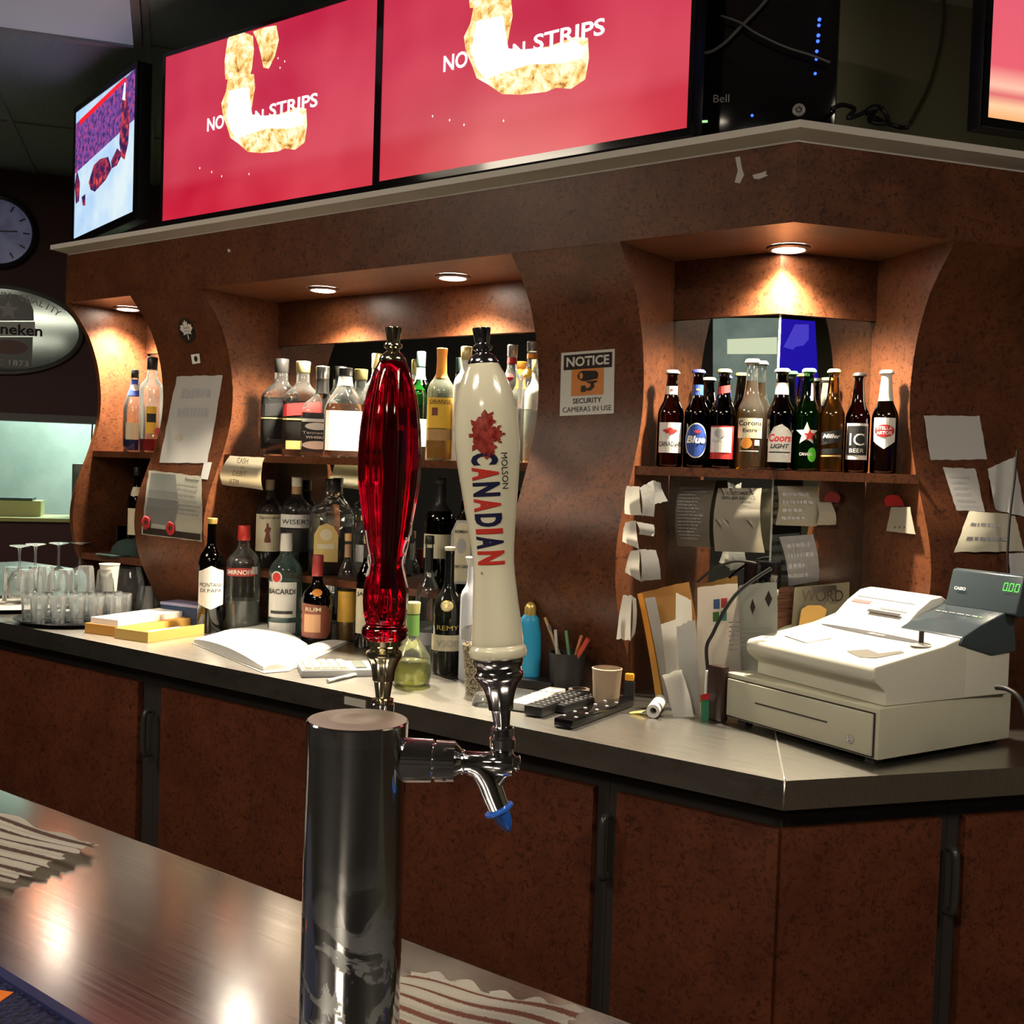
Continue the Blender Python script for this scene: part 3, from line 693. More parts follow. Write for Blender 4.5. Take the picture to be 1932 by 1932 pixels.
def u1(pts): return [(lambda q: ((q.x - A1.x) * w2 / w1, (q.z - A1.z) * h2 / h1))(on(x, y, PY(YV + .002))) for x, y in pts]
body = u2([(895, 0), (965, 0), (968, 30), (962, 60), (957, 92), (985, 95), (1035, 88), (1085, 70), (1110, 72), (1112, 110), (1105, 150), (1078, 168), (1050, 166), (1030, 174), (985, 179), (948, 178), (922, 160), (900, 148), (892, 125), (880, 98), (876, 70), (888, 45), (893, 20)])
top1 = u1([(430, 75), (440, 60), (452, 58), (478, 68), (480, 95), (476, 130), (470, 150), (426, 150), (424, 120), (427, 95)])
bit1 = u1([(478, 60), (500, 52), (522, 48), (527, 75), (520, 105), (508, 130), (498, 128), (492, 100), (486, 78)])
glow = u2([(900, 40), (950, 30), (956, 70), (960, 92), (985, 94), (1035, 90), (1085, 76), (1102, 90), (1100, 110), (1060, 120), (1000, 122), (950, 138), (918, 150), (900, 130), (890, 100)])
def tpos(px, py): q = on(px, py, PY(YV + .002)); return q.x - A2.x, q.z - A2.z
def tvt(k, kk):
    r = []
    for s, x0, x1, yc, hh in (('NO', 837, 884, 116, 36), ('N', 968, 992, 94, 30), ('STRIPS', 1004, 1143, 66, 36)):
        a = tpos(x0, yc); b = tpos(x1, yc); c = tpos((x0 + x1) / 2, yc); t_ = tpos(x0, yc - hh / 2); d_ = tpos(x0, yc + hh / 2)
        r.append((s, c[0] * k, c[1] * kk, (b[0] - a[0]) * k * .96, (t_[1] - d_[1]) * kk * .85, SWHITE, .02))
    return r
def sc_(p, k, kk): return [(x * k, y * kk) for x, y in p]
for lab, A, w, h in (('big television nearer the corner showing red chicken strips advert', A2, w2, h2), ('red chicken strips advert television beside the hockey screen', A1, w1, h1)):
    k, kk = w / w2, h / h2
    drops = [(sc_([(x + px_, y + py_) for x, y in oval(.004, .007, 6)], k, kk), SWHITE, .0003) for px_, py_ in ((.62, .27), (.43, .10), (.3, .11), (.25, .13), (.55, .43), (.56, .40), (.58, .415), (.19, .15))]
    tv(lab, A, EX, w, h, SRED, [(sc_(top1, k, kk), SFOOD, .0001), (sc_(bit1, k, kk), SFOOD, .0002), (sc_(body, k, kk), SFOOD, .0003), (sc_(glow, k, kk), SWHITE, .0005)] + drops, tvt(k, kk), 'advert televisions on the ledge')
# wing television
A3 = on(1862, 222, PN(nV + .002))
def pinkscreen(m):
    v = coords(m); N, L = NT(m); sp = N.new('ShaderNodeSeparateXYZ'); L.new(v, sp.inputs[0])
    return ramp(m, sp.outputs[2], [(.0, (1, .42, .16)), (.03, (1, .62, .36)), (.055, (.75, .16, .16)), (.075, (1, .55, .40)), (.12, (.80, .12, .16)), (.45, (.70, .10, .16))])
tv('television at the far right edge with a pink and orange picture', A3, D2, .95, .534, emis('screen_pink', pinkscreen, .7), bz=.014)
# hockey television, turned outwards
eH = -ang(164.7)
BRh = on(252, 401, PY(2.40)); plH = (V((eH.y, -eH.x, 0)), V((eH.y, -eH.x, 0)).dot(BRh))
BLh = on(140, 450, plH); TRh = on(258, 130, plH); wH = (BRh - BLh).length; hH = (TRh - BRh).z
ICE = emis('screen_ice', lambda m: ramp(m, noise(m, coords(m), 3), [(.35, (.42, .66, 1.0)), (.65, (.80, .95, 1.0))]), .62)
def uh(pts): return [(lambda q: ((q - BLh).dot(eH), q.z - BLh.z))(on(x, y, plH)) for x, y in pts]
BLh.z = BRh.z = (BLh.z + BRh.z) / 2
CROWD = emis('screen_crowd', lambda m: ramp(m, noise(m, coords(m), 45, 4), [(.4, (.035, .02, .10)), (.55, (.17, .05, .24)), (.65, (.40, .04, .10))]), 1.0)
PLAY = emis('screen_players', lambda m: ramp(m, noise(m, coords(m), 30, 3), [(.42, (.02, .01, .06)), (.56, (.22, .02, .05)), (.66, (.55, .06, .05))]), 1.0)
SR2 = emis('screen_redband', lambda m: (.70, .01, .02), 1.0)
hs = [(uh([(140, 330), (258, 222), (258, 128), (140, 238)]), CROWD, .0001), (uh([(150, 238), (208, 182), (240, 150), (236, 146), (200, 180), (150, 228)]), SR2, .0004),
      (uh([(168, 345), (178, 312), (190, 300), (205, 296), (212, 318), (200, 340), (180, 362), (172, 358)]), PLAY, .0005), (uh([(210, 305), (222, 280), (232, 290), (222, 312), (212, 318)]), PLAY, .0005),
      (uh([(226, 270), (232, 180), (240, 175), (246, 225), (243, 270), (236, 302), (230, 296)]), PLAY, .0005), (uh([(142, 350), (146, 320), (152, 345), (150, 380), (144, 385)]), PLAY, .0005), (uh([(155, 372), (162, 366), (162, 388), (157, 388)]), PLAY, .0005),
      (uh([(232, 188), (236, 156), (238, 156), (237, 190)]), SWHITE, .0007)]
tv('slim television at the left end of the ledge showing a hockey game', BLh, eH, wH, hH, ICE, hs, bz=.022)

# satellite receiver / modem block in the corner of the ledge
eM = ang(24); BMa = on(1309, 236, PY(2.46)); BMa.z = ZL + .002
plM = (V((eM.y, -eM.x, 0)), V((eM.y, -eM.x, 0)).dot(BMa)); wM = (on(1578, 200, plM) - BMa).dot(eM)
t = thing('satellite_receiver', 'tall glossy black receiver with a column of blue lights in the ledge corner', 'receiver', BMa, math.radians(24))
c = box('casing', (0, 0, 0), (wM, .16, .42), GBLACK, t, .012)
BL_ = emis('led_blue', lambda m: (.02, .06, 1.0), 3.5)
def um(px, py): q = on(px, py, plM); return (q - BMa).dot(eM), q.z - BMa.z
for px, py, r in ((1546, 37, 4), (1545, 48, 3.6), (1544, 67, 4), (1543, 78, 3.8), (1541, 97, 3.6), (1540, 112, 3.2), (1538, 139, 3.4), (1419, 218, 3.2)):
    x, z = um(px, py); bm = bmesh.new(); bmesh.ops.create_icosphere(bm, subdivisions=2, radius=r * .0011, matrix=Matrix.Translation((x, -.0005, z))); fin(bm, 'status_light', BL_, t, True)
gx, gz = um(1328, 230); box('status_light', (gx - .009, -.003, gz - .002), (gx + .009, 0, gz + .003), emis('led_green', lambda m: (.35, .75, .3), .9), t)
gx, gz = um(1361, 186); wrapped('lettering', text_bm('Bell', .038, .019, .0), plane_fn((gx, -.0012, gz), (1, 0, 0), (0, 0, 1)), pm('logo_grey', (.42, .42, .44)), c)
gx, gz = um(1507, 208); M = Matrix.Translation((gx, 0, gz)) @ rotm(math.pi / 2, 'X')
lathe('power_button', [(0, .0155), (.004, .0150), (.005, .012), (.0045, .0005)], pm('button_grey', (.34, .33, .31), .3), t, 28, mtx=M)
bm = bmesh.new(); tube_bm(bm, [V((gx + .006 * math.sin(a), -.0062, gz + .006 * math.cos(a))) for a in [i * .42 + .5 for i in range(13)]], .0010, 6); tube_bm(bm, [V((gx, -.0062, gz + .002)), V((gx, -.0062, gz + .008))], .0010, 6); fin(bm, 'power_mark', DARK, bpy.data.objects['power_button'])
# grey tubes modelling the crossed cable reflections in its glossy front
def lead(label, pts, pl, r, m, off=0.0, name='cable', cat='cable', k=5):
    o = tube(name, [on(x, y, (pl[0], pl[1] + off)) for x, y in pts], r, m, None, 8, k); return tag(o, label, cat)
REFLCAB = pm('cable_reflection', (.16, .16, .15), .5); BCAB = pm('black_cable', (.01, .01, .01), .5)
nMf = plM
fo = .012
lead('modelled reflection of a thick cable, receiver lower left to upper right', [(1318, 99), (1340, 98), (1368, 80), (1398, 50), (1430, 18), (1450, -6)], plM, .0042, REFLCAB, fo)
lead('thin grey cable slanting down across the receiver to its lower right', [(1360, 30), (1395, 42), (1425, 62), (1480, 88), (1530, 104), (1566, 118)], plM, .0030, REFLCAB, fo + .009)
lead('thin olive cord hanging down the partition beside the right television', [(1781, -10), (1780, 30), (1772, 90), (1752, 160), (1730, 205), (1715, 232)], PN(pn - .012), .0035, pm('olive_cable', (.13, .13, .09), .6))
bm = bmesh.new()
_c = [(1570, 205), (1590, 198), (1612, 206), (1600, 222), (1625, 215), (1650, 200), (1668, 210), (1675, 232), (1640, 228), (1655, 205), (1636, 214), (1690, 238), (1712, 240)]
tube_bm(bm, curve_pts([on(x, y, PN(nL + .22 + .02 * (i % 3))) for i, (x, y) in enumerate(_c)], 5), .0055, 8)
tag(fin(bm, 'cable', BCAB, None, True), 'tangled black cables lying on the ledge right of the receiver', 'cable')
tg = thing('power_adapter', 'small dark power adapter lying in the tangle of cables on the ledge', 'adapter', on(1652, 212, PN(nL + .30)))
tg.location.z = ZL; box('adapter_body', (-.04, -.02, .0), (.03, .03, .045), BLACK, tg, .006); box('plug', (.03, -.008, .012), (.055, .016, .032), BLACK, tg, .003)

# ------------------------------------------------------------------ left wall: clock and oval bar mirror
pw_ = PN(WL - .02)
def wlf(px, py, pl=pw_): q = on(px, py, pl); return q
c0 = wlf(-4, 437); rC = (wlf(71, 440) - c0).dot(D2); MWf = frame(c0, D2, UP)      # local z faces the room
t = thing('wall_clock', 'round dark rimmed clock with a dim violet face high on the left wall', 'clock', c0)
fm = frame((0, 0, 0), D2, UP, -N2)
lathe('clock_face', [(0, rC * .86), (.012, rC * .86)], emis('clock_glow', lambda m: ramp(m, noise(m, coords(m), 9, 3), [(.35, (.018, .018, .034)), (.65, (.035, .035, .055))]), 1.0), t, 48, mtx=fm)
lathe('clock_rim', [(-.018, rC * .84), (-.018, rC), (.02, rC), (.028, rC * .95), (.02, rC * .88), (.0125, rC * .87)], pm('clock_rim', (.035, .035, .035), .3), t, 48, mtx=fm, bot=False, top=False)
bm = bmesh.new()
for a in range(12):
    s, c = math.sin(a * math.pi / 6), math.cos(a * math.pi / 6); M = fm @ Matrix.Translation((s * rC * .72, c * rC * .72, .0125)) @ rotm(-a * math.pi / 6)
    box_bm(bm, (-.004, -.016, 0), (.004, .016, .002), M)
fin(bm, 'hour_marks', pm('clock_ink', (.13, .13, .19)), t)
box('clock_hand', (-.004, -.02, .013), (.004, rC * .5, .016), pm('clock_hand_m', (.25, .25, .30)), t, mtx=fm @ rotm(-1.5)); box('clock_hand', (-.005, -.02, .0165), (.005, rC * .35, .018), pm('clock_hand_m', (.25, .25, .30)), t, mtx=fm @ rotm(.5))
c1 = wlf(2, 621); rx = (wlf(158, 624) - c1).dot(D2); rz = (wlf(2, 535).z - wlf(2, 705).z) / 2
t = thing('beer_mirror', 'oval advertising mirror with a star and dated lettering on the left wall', 'mirror', c1)
def ov(k, z, n=64): return [fm @ V((rx * k * math.cos(2 * math.pi * i / n), rz * (1 - (1 - k) * rx / rz) * math.sin(2 * math.pi * i / n), z)) for i in range(n)]
bm = bmesh.new(); R_ = [[bm.verts.new(p) for p in ov(k, z)] for k, z in ((1, -.018), (1, .010), (.975, .018), (.95, .010), (.94, -.002))]
for a, b in zip(R_, R_[1:]):
    for i in range(64): bm.faces.new((a[i], a[(i + 1) % 64], b[(i + 1) % 64], b[i]))
fin(bm, 'oval_frame', pm('pewter', (.42, .41, .39), .3, metal=.7), t, True, 50)
bm = bmesh.new(); bm.faces.new([bm.verts.new(p) for p in ov(.95, .0)]); bmesh.ops.recalc_face_normals(bm, faces=bm.faces)
mg = fin(bm, 'mirror_glass', mat('beer_mirror_glass', (.10, .12, .115), .08, 1.0), t)
def mloc(px, py): q = wlf(px, py) - c1; return q.dot(D2), q.z
def mtext(s, px, py, w, h, m, b=.0):
    x, y = mloc(px, py); wrapped('lettering', text_bm(s, w, h, b), lambda a, c: fm @ V((a + x, c + y, .003)), m, mg)
PX_ = (wlf(100, 620) - wlf(0, 620)).dot(D2) / 100
MG = pm('etched_grey', (.85, .85, .80), .5); MD = pm('etched_black', (.012, .013, .013), .3)
def mpoly(pts, m, z=.0012): wrapped('printed_panel', poly_bm([mloc(*p) for p in pts]), lambda a, c: fm @ V((a, c, z)), m, mg)
mpoly([(-60, 605), (-60, 575), (-50, 558), (30, 555), (55, 565), (63, 585), (64, 605)], MD)
mpoly([(-70, 607), (66, 607), (66, 634), (-70, 634)], MG, .0016); mpoly([(-70, 636), (62, 636), (60, 694), (-70, 694)], MD)
mtext('Heineken', 17, 621, 126 * PX_, 22 * PX_, INK, .02); mtext('EST. 1873', 12, 684, 84 * PX_, 11 * PX_, MG)
x_, y_ = mloc(16, 585); wrapped('star', poly_bm([(a + x_, b + y_) for a, b in star(21 * PX_)]), lambda a, c: fm @ V((a, c, .0022)), pm('star_white', (.7, .7, .68)), mg)
x_, y_ = mloc(18, 655); wrapped('ribbon', poly_bm([(a + x_, b + y_) for a, b in oval(70 * PX_, 30 * PX_, 18)]), lambda a, c: fm @ V((a, c, .0020)), pm('ribbon_pink', (.22, .12, .10)), mg)
full = 'PREMIUM QUALITY'
for i, ch in enumerate(full):
    if ch == ' ': continue
    a = math.radians(118 - (i + .5) * (118 - 36) / 14.5 * 1.0); a = math.radians(122 - i * 6.1)
    ex_, ez_ = rx * .84 * math.cos(a), rz * .76 * math.sin(a); tg_ = math.atan2(rz * .76 * math.cos(a), -rx * .84 * math.sin(a)) + math.pi
    bm = text_bm(ch, None, 13 * PX_, .0)
    for v_ in bm.verts:
        X, Y = v_.co.x, v_.co.y; v_.co = fm @ V((ex_ + X * math.cos(tg_) - Y * math.sin(tg_), ez_ + X * math.sin(tg_) + Y * math.cos(tg_), .0028))
    fin(bm, 'lettering', MG, mg)
lead('thin dark cord hanging from the top of the kitchen opening', [(175, 795), (173, 830), (174, 865), (182, 880)], PN(WL + .06), .004, BCAB)
# beyond the opening
o = prism('kitchen_ledge', [tuple((N2 * a + D2 * b).xy) for a, b in ((WL - .03, sA), (WL + .4, sA), (WL + .4, sB), (WL - .03, sB))], zB + .0005, zB + .02, pm('yellow_ledge', (.62, .60, .22), .5)); tag(o, 'yellow green ledge along the bottom of the kitchen opening', 'ledge', None, 'thing')
q = on(40, 974, PN(WL + .25)); t = thing('cutting_board', 'long yellow green board with a dark edge on the kitchen ledge', 'board', q); t.location.z = zB + .0205; t.rotation_euler[2] = math.radians(53.6)
s_ = (on(80, 974, PN(WL + .25)) - q).dot(D2); box('board', (-1.0, -.1, 0), (s_, .1, .085), pm('yellow_board', (.66, .66, .32), .5), t); box('dark_edge', (-1.0, -.1, .086), (s_ * .6, .1, .10), pm('teal_dark', (.06, .10, .09), .5), t)
q = on(150, 985, PN(WL + .3)); t = thing('napkin_dispenser', 'dark green metal box on the kitchen ledge by the left niche', 'dispenser', (q.x, q.y, zB + .0205), math.radians(53.6))
k_ = (on(164, 985, PN(WL + .3)) - q).dot(D2) * 1.0
box('dispenser_body', (-k_, -.07, 0), (k_ + .06, .07, .30), pm('green_metal', (.09, .13, .12), .3), t, .01); box('front_plate', (-k_ * .6, -.075, .05), (k_ * .8, -.0705, .24), pm('green_metal2', (.14, .19, .17), .25), t)
# ------------------------------------------------------------------ bottles
SHP = {
 'beer': [(0, .90), (.012, .98), (.03, 1), (.53, 1), (.58, .95), (.63, .80), (.68, .62), (.74, .52), (.85, .44), (.945, .38), (.95, .44), (.965, .44), (.968, .40)],
 'corona': [(0, .90), (.012, .98), (.03, 1), (.50, 1), (.55, .93), (.60, .76), (.66, .58), (.74, .48), (.93, .40), (.945, .38), (.95, .44), (.965, .44), (.968, .40)],
 'std': [(0, .92), (.015, 1), (.60, 1), (.66, .96), (.71, .82), (.755, .55), (.79, .38), (.84, .32), (.96, .30)],
 'tall': [(0, .92), (.015, 1), (.56, 1), (.63, .94), (.69, .74), (.74, .46), (.78, .36), (.96, .33)],
 'wine': [(0, .95), (.01, 1), (.58, 1), (.64, .96), (.69, .80), (.74, .50), (.78, .38), (.97, .34)],
 'slope': [(0, .92), (.015, 1), (.52, 1), (.62, .86), (.72, .60), (.80, .40), (.88, .33), (.97, .31)],
 'squat': [(0, .92), (.02, 1), (.44, 1.0), (.52, .97), (.60, .78), (.66, .46), (.72, .33), (.97, .30)],
 'bulb': [(0, .80), (.02, .92), (.18, 1), (.34, .92), (.46, .62), (.54, .40), (.60, .34), (.97, .33)],
 'narrow': [(0, .92), (.015, 1), (.66, 1), (.72, .86), (.77, .52), (.82, .42), (.96, .40)],
}
def bottle(label, px, ytop, ybot, place, rpx, shape, gm, cap=None, foil=None, liq=None, labels=(), group=None, sq=2, face=0.0, cat='bottle', z=None, dy=1.0, capr=1.12, seg=28):
    """stands where the ray through (px, ybot) meets the plane; its size follows from the photo scale there"""
    p = on(px, ybot, place)
    if z is not None: p.z = z
    d = depth(p); k = d / F; H = (ybot - ytop) * k; R = rpx * k
    yaw = math.atan2(-p.y, -p.x) + math.pi / 2 + face
    t = thing('liquor_bottle' if shape not in ('beer', 'corona') else 'beer_bottle', label, cat, p, yaw, group)
    base = SHP[shape]; zneck = interp([(b, a) for a, b in []] or [(0, 0)], 0)
    pf = smoothpf([(a * H, b * R) for a, b in base], 2)
    bm = bmesh.new()
    rings = []
    for zz, r in pf:
        ff = zz / H; s = sq if ff < .6 else max(2, sq + (2 - sq) * (ff - .6) / .1)
        rings.append([bm.verts.new((r * (sup(2 * math.pi * i / seg, s) if s != 2 else 1) * math.cos(2 * math.pi * i / seg), r * (sup(2 * math.pi * i / seg, s) if s != 2 else 1) * math.sin(2 * math.pi * i / seg) * (dy + (1 - dy) * max(0, min(1, (ff - .6) / .15))), zz)) for i in range(seg)])
    for a, b in zip(rings, rings[1:]):
        for i in range(seg): bm.faces.new((a[i], a[(i + 1) % seg], b[(i + 1) % seg], b[i]))
    bm.faces.new(rings[0][::-1]); bm.faces.new(rings[-1])
    g = fin(bm, 'glass_body', gm, t, True, 50)
    if liq:
        lm, lev = liq
        lp = [(a, max(r - .0022, .002)) for a, r in pf if a <= lev * H]; lp[0] = (lp[0][0] + .006, lp[0][1]); lp = [q for q in lp if q[0] >= lp[0][0]]; lp.append((lev * H, max(interp(pf, lev * H) - .0022, .002)))
        bm = bmesh.new(); lathe_bm(bm, lp, seg, sq=sq, dy=dy); fin(bm, 'liquid', lm, t, True, 50)
    rt = interp(pf, H * .96)
    if cap:
        c0, cm = cap[0], cap[1]
        a = c0 * H; r0 = max(interp(pf, a), rt) * (1 if len(cap) < 3 else cap[2]) + .0006
        if shape in ('beer', 'corona'):
            lathe('cap', [(H * .962, rt * 1.30), (H * .966, rt * 1.42), (H * .985, rt * 1.30), (H * .998, rt * 1.05), (H, rt * .5)], cm, t, 21, flute=21, fd=.07)
        else: lathe('cap', [(a, r0), (a + .001, r0 * 1.03), (H - .002, rt * capr + .0006), (H, rt * capr - .001)], cm, t, 20)
    if foil:
        f0, f1, fmm = foil
        fp = [(a, r + .0005) for a, r in pf if f0 * H <= a <= f1 * H]; fp = [(f0 * H, interp(pf, f0 * H) + .0005)] + fp + [(f1 * H, interp(pf, f1 * H) + .0005)]
        fp = [q for i, q in enumerate(fp) if i == 0 or q[0] > fp[i - 1][0] + 1e-5]
        lathe('neck_foil', fp, fmm, t, 24, top=False, bot=False)
    cur = None
    for L in labels:
        kind = L[0]
        if kind == 'L':      # shape, centre height, width (of 2R), height (of H), material, x offset
            _, shp, cz, w, h, mm = L[:6]; cx = L[6] if len(L) > 6 else 0
            pts = shp(w * 2 * R, h * H) if callable(shp) else [(x * w * 2 * R, y * h * H) for x, y in shp]
            lev = .0009 if not (len(L) > 7) else L[7]
            cur_ = wrapped('label' if lev < .001 else 'label_print', poly_bm(pts), body_fn(pf, cx * 2 * R, cz * H, lev, sq, dy), mm, t if lev < .001 else cur, R * .2)
            if lev < .001: cur = cur_
        else:                # text
            _, s, cz, w, h, mm = L[:6]; cx = L[6] if len(L) > 6 else 0; b = L[7] if len(L) > 7 else .02; sh = L[8] if len(L) > 8 else 0
            wrapped('lettering', text_bm(s, w * 2 * R, h * H if h else None, b, sh), body_fn(pf, cx * 2 * R, cz * H, .0026, sq, dy), mm, cur or t, R * .14)
    return t
LB = lambda n, c: pm('label_' + n, c, .5)
lblk = LB('black', (.015, .015, .016)); lblu = LB('blue', (.02, .06, .30)); lred = LB('red', (.50, .03, .03)); lyel = LB('yellow', (.85, .52, .05)); lcrm = LB('cream', (.68, .62, .44)); lora = LB('orange', (.85, .32, .05)); lgrn = LB('green', (.12, .65, .05)); lgold = LB('gold', (.60, .44, .16)); lgry = LB('grey', (.42, .42, .42)); lbrn = LB('brown', (.18, .05, .03))
mount = [(-.5, -.5), (.5, -.5), (.5, .25), (.32, .38), (.2, .28), (.05, .5), (-.12, .34), (-.25, .42), (-.5, .12)]
shieldp = [(-.5, .5), (.5, .5), (.5, -.25), (0, -.5), (-.5, -.25)]
ribbon = [(-.5, -.5), (.5, -.25), (.5, .5), (-.5, .25)]
BS = (V((cB - cA)).cross(UP).normalized()); BS = BS if BS.dot(O - cA) < 0 else -BS   # pointing into the niche
plB = lambda off: (BS, BS.dot(cA) + off)
def beer(label, px, yt, off, rpx, gm, capm, labels, shape='beer', liq=None, face=0.0, foil=None):
    # bottle foot sits on the shelf: find the depth plane, then drop to the shelf top
    q = on(px, 885, plB(off)); q.z = ZSH; yb_ = 966 - (RM.transposed() @ (q - O)).y / -(RM.transposed() @ (q - O)).z * F
    return bottle(label, px, yt, yb_, plB(off), rpx, shape, gm, (0, capm), foil, liq, labels, 'beer bottles on the corner shelf', z=ZSH, face=face)
CAPW = pm('cap_white', (.78, .76, .70), .35); CAPB = pm('cap_blue', (.05, .06, .30), .35); CAPG = pm('cap_gold', (.60, .50, .22), .35, metal=.4); CAPGR = pm('cap_green', (.15, .50, .25), .4); CAPK = pm('cap_black', (.02, .02, .02), .35); CAPS = pm('cap_silver', (.6, .6, .6), .25, metal=.9)
o_ = .050
beer('brown beer bottle with a red leaf on its white label, first on the shelf', 1262, 699, o_, 24.5, GBROWN, CAPW, [('L', rect, .79, .52, .085, LWHITE), ('L', leaf(.5), .79, .18, .03, lred, 0, .0016), ('L', rect, .30, .95, .31, LWHITE), ('L', leaf(.5), .36, .62, .10, lred, 0, .0016), ('T', 'CANADIAN', .235, .86, .05, INK, 0, .01)])
beer('brown beer bottle with an oval blue label, second from the left end of the shelf', 1311, 698, o_, 23.5, GBROWN, CAPB, [('L', rect, .79, .50, .105, lblu), ('L', leaf(.5), .79, .18, .03, lora, 0, .0016), ('L', oval, .275, .92, .355, LWHITE), ('L', oval, .275, .85, .33, lblu, 0, .0015), ('L', leaf(.5), .36, .30, .05, lred, .05, .002), ('T', 'Blue', .285, .74, .075, LWHITE, 0, .04, .2)])
beer('brown beer bottle with a red collar and a red edged white label', 1360, 697, o_, 24.5, GBROWN, CAPG, [('L', ribbon, .79, .56, .10, lred), ('L', rect, .26, 1.0, .33, lred), ('L', rect, .285, .86, .25, LWHITE, -.05, .0015), ('L', oval, .35, .40, .09, lgry, -.1, .002), ('T', 'Budweiser', .275, .62, .03, lgry, -.05, .0, .2)])
beer('clear bottle of golden beer with a cream label, tallest on the shelf', 1412, 678, o_, 25.5, GCLEAR, CAPW, [('L', rect, .37, .98, .18, lcrm), ('T', 'Corona', .415, .86, .045, INK, 0, .02), ('T', 'Extra', .35, .50, .033, INK, 0, .02), ('L', oval, .235, .42, .10, lora, -.12, .0009), ('L', rect, .24, .20, .05, LWHITE, .28, .0009), ('L', rect, .165, .7, .008, LWHITE, 0, .0009)], 'corona', (liquid('golden_beer', (.98, .58, .08)), .80))
beer('brown beer bottle with a white mountain shaped label and red script', 1469, 696, o_ - .020, 26, GBROWN, CAPW, [('L', rect, .80, .58, .115, LWHITE), ('L', mount, .265, .92, .37, LWHITE), ('T', 'Coors', .315, .80, .075, pm('coors_red', (.70, .05, .06)), 0, .03, .2), ('T', 'LIGHT', .235, .66, .045, INK, 0, .03, .3), ('L', rect, .175, .8, .012, INK, 0, .0014)])
beer('green beer bottle with a white and red star print and a lime patch', 1519, 696, o_ - .006, 23.5, GGREEN, CAPGR, [('L', rect, .77, .11, .17, LWHITE, .15), ('L', star(.5), .36, .95, .23, LWHITE), ('L', star(.5), .345, .5, .13, lred, .12, .0015), ('L', oval, .16, .36, .14, lgrn, .24), ('T', 'CANADA', .165, .5, .03, LWHITE, .0, .02)], liq=(liquid('green_beer', (.35, .75, .30)), .66))
beer('pale golden beer bottle with a slanted black label, beside the green bottle', 1566, 697, o_ - .004, 22.5, glass('amber_clear', (.80, .66, .38), (.35, .22, .08)), CAPG, [('L', ribbon, .335, .95, .16, lblk), ('T', 'Miller', .345, .70, .04, LWHITE, 0, .02, .3), ('L', ribbon, .20, .9, .07, lblk), ('L', ribbon, .155, .9, .02, lgold)], liq=(liquid('pale_beer', (.88, .66, .30)), .76))
beer('dark capless looking beer bottle with a black label framed in white', 1614, 704, o_, 22.5, GBROWN, CAPK, [('L', rect, .31, .96, .36, LWHITE), ('L', rect, .32, .86, .29, lblk, 0, .0015), ('T', 'IC', .33, .56, .12, LWHITE, 0, .0), ('T', 'BEER', .22, .56, .04, LWHITE, 0, .0)])
beer('beer bottle with white foil neck and red oval label, right end', 1665, 699, o_, 24, GDARK, CAPW, [('L', shieldp, .385, .88, .30, LWHITE), ('L', oval, .41, .78, .12, lred, 0, .0015), ('T', 'STELLA', .435, .56, .032, LWHITE, 0, .02), ('T', 'ARTOIS', .39, .56, .032, LWHITE, 0, .02)], foil=(.70, .97, pm('foil_white', (.80, .78, .70), .4)))

# upper row of the middle niche
def up(label, px, yt, rpx, shape, gm, off=.07, **k):
    pl = PY(YV + .112 + off); q = on(px, 868, pl); q.z = ZSH; l = RM.transposed() @ (q - O); yb_ = 966 - l.y / -l.z * F
    return bottle(label, px, yt, yb_, pl, rpx, shape, gm, z=ZSH, group='liquor bottles on the upper middle shelf', **k)
up('square whisky bottle with a slanted black label, first on the upper shelf', 527, 678, 36, 'tall', GCLEAR, off=.10, cap=(.86, CAPK), liq=(LBLACKL, .60), sq=6, dy=.55, face=.0, labels=[('L', ribbon, .48, .98, .17, lblk), ('L', ribbon, .385, .98, .015, lgold), ('L', rect, .15, .5, .05, lblk)])
up('square whisky bottle with a slanted red label on the upper shelf', 568, 683, 36, 'tall', GCLEAR, off=.10, cap=(.88, CAPG), liq=(liquid('deep_amber', (.30, .10, .025)), .58), sq=6, dy=.5, face=.0, labels=[('L', ribbon, .50, .98, .17, lred), ('L', ribbon, .39, .98, .02, lgold), ('L', rect, .12, .8, .09, lgold)])
up('square whiskey bottle with a black label of white scrollwork', 605, 692, 38, 'squat', GCLEAR, off=.09, cap=(.86, CAPS), foil=(.70, .86, CAPK), liq=(LBROWN, .42), sq=7, dy=.5, face=.0, labels=[('L', rect, .27, .94, .43, lblk), ('L', oval, .335, .6, .08, LWHITE, -.1, .0015), ('L', rect, .40, .75, .035, LWHITE, -.1, .0015), ('T', 'Tennessee', .265, .72, .03, LWHITE, -.1, .0), ('T', 'WHISKEY', .215, .56, .03, LWHITE, -.1, .02), ('L', oval, .13, .72, .09, LWHITE, -.1, .0015), ('L', rect, .27, .03, .40, LWHITE, .43, .0015)])
up('amber whisky bottle with a large blank white label on the upper shelf', 648, 695, 38, 'slope', GCLEAR, off=.08, cap=(.91, CAPK), foil=(.80, .90, LWHITE), liq=(LAMBER, .60), sq=4, dy=.5, labels=[('L', rect, .30, .92, .44, LWHITE, 0)])
up('tall amber bottle with a gold cap, half hidden by the red tap handle', 706, 668, 25, 'wine', GCLEAR, off=.14, cap=(.86, CAPG), foil=(.70, .80, LWHITE), liq=(LAMBER, .55), labels=[('L', rect, .24, 1.0, .16, lcrm)])
up('deep green bottle just right of the red tap handle', 789, 664, 22, 'wine', GGREEN, off=.14, cap=(.86, pm('cap_teal', (.05, .09, .09), .4)), foil=(.74, .85, lgry), labels=[('L', rect, .25, 1, .25, lcrm)])
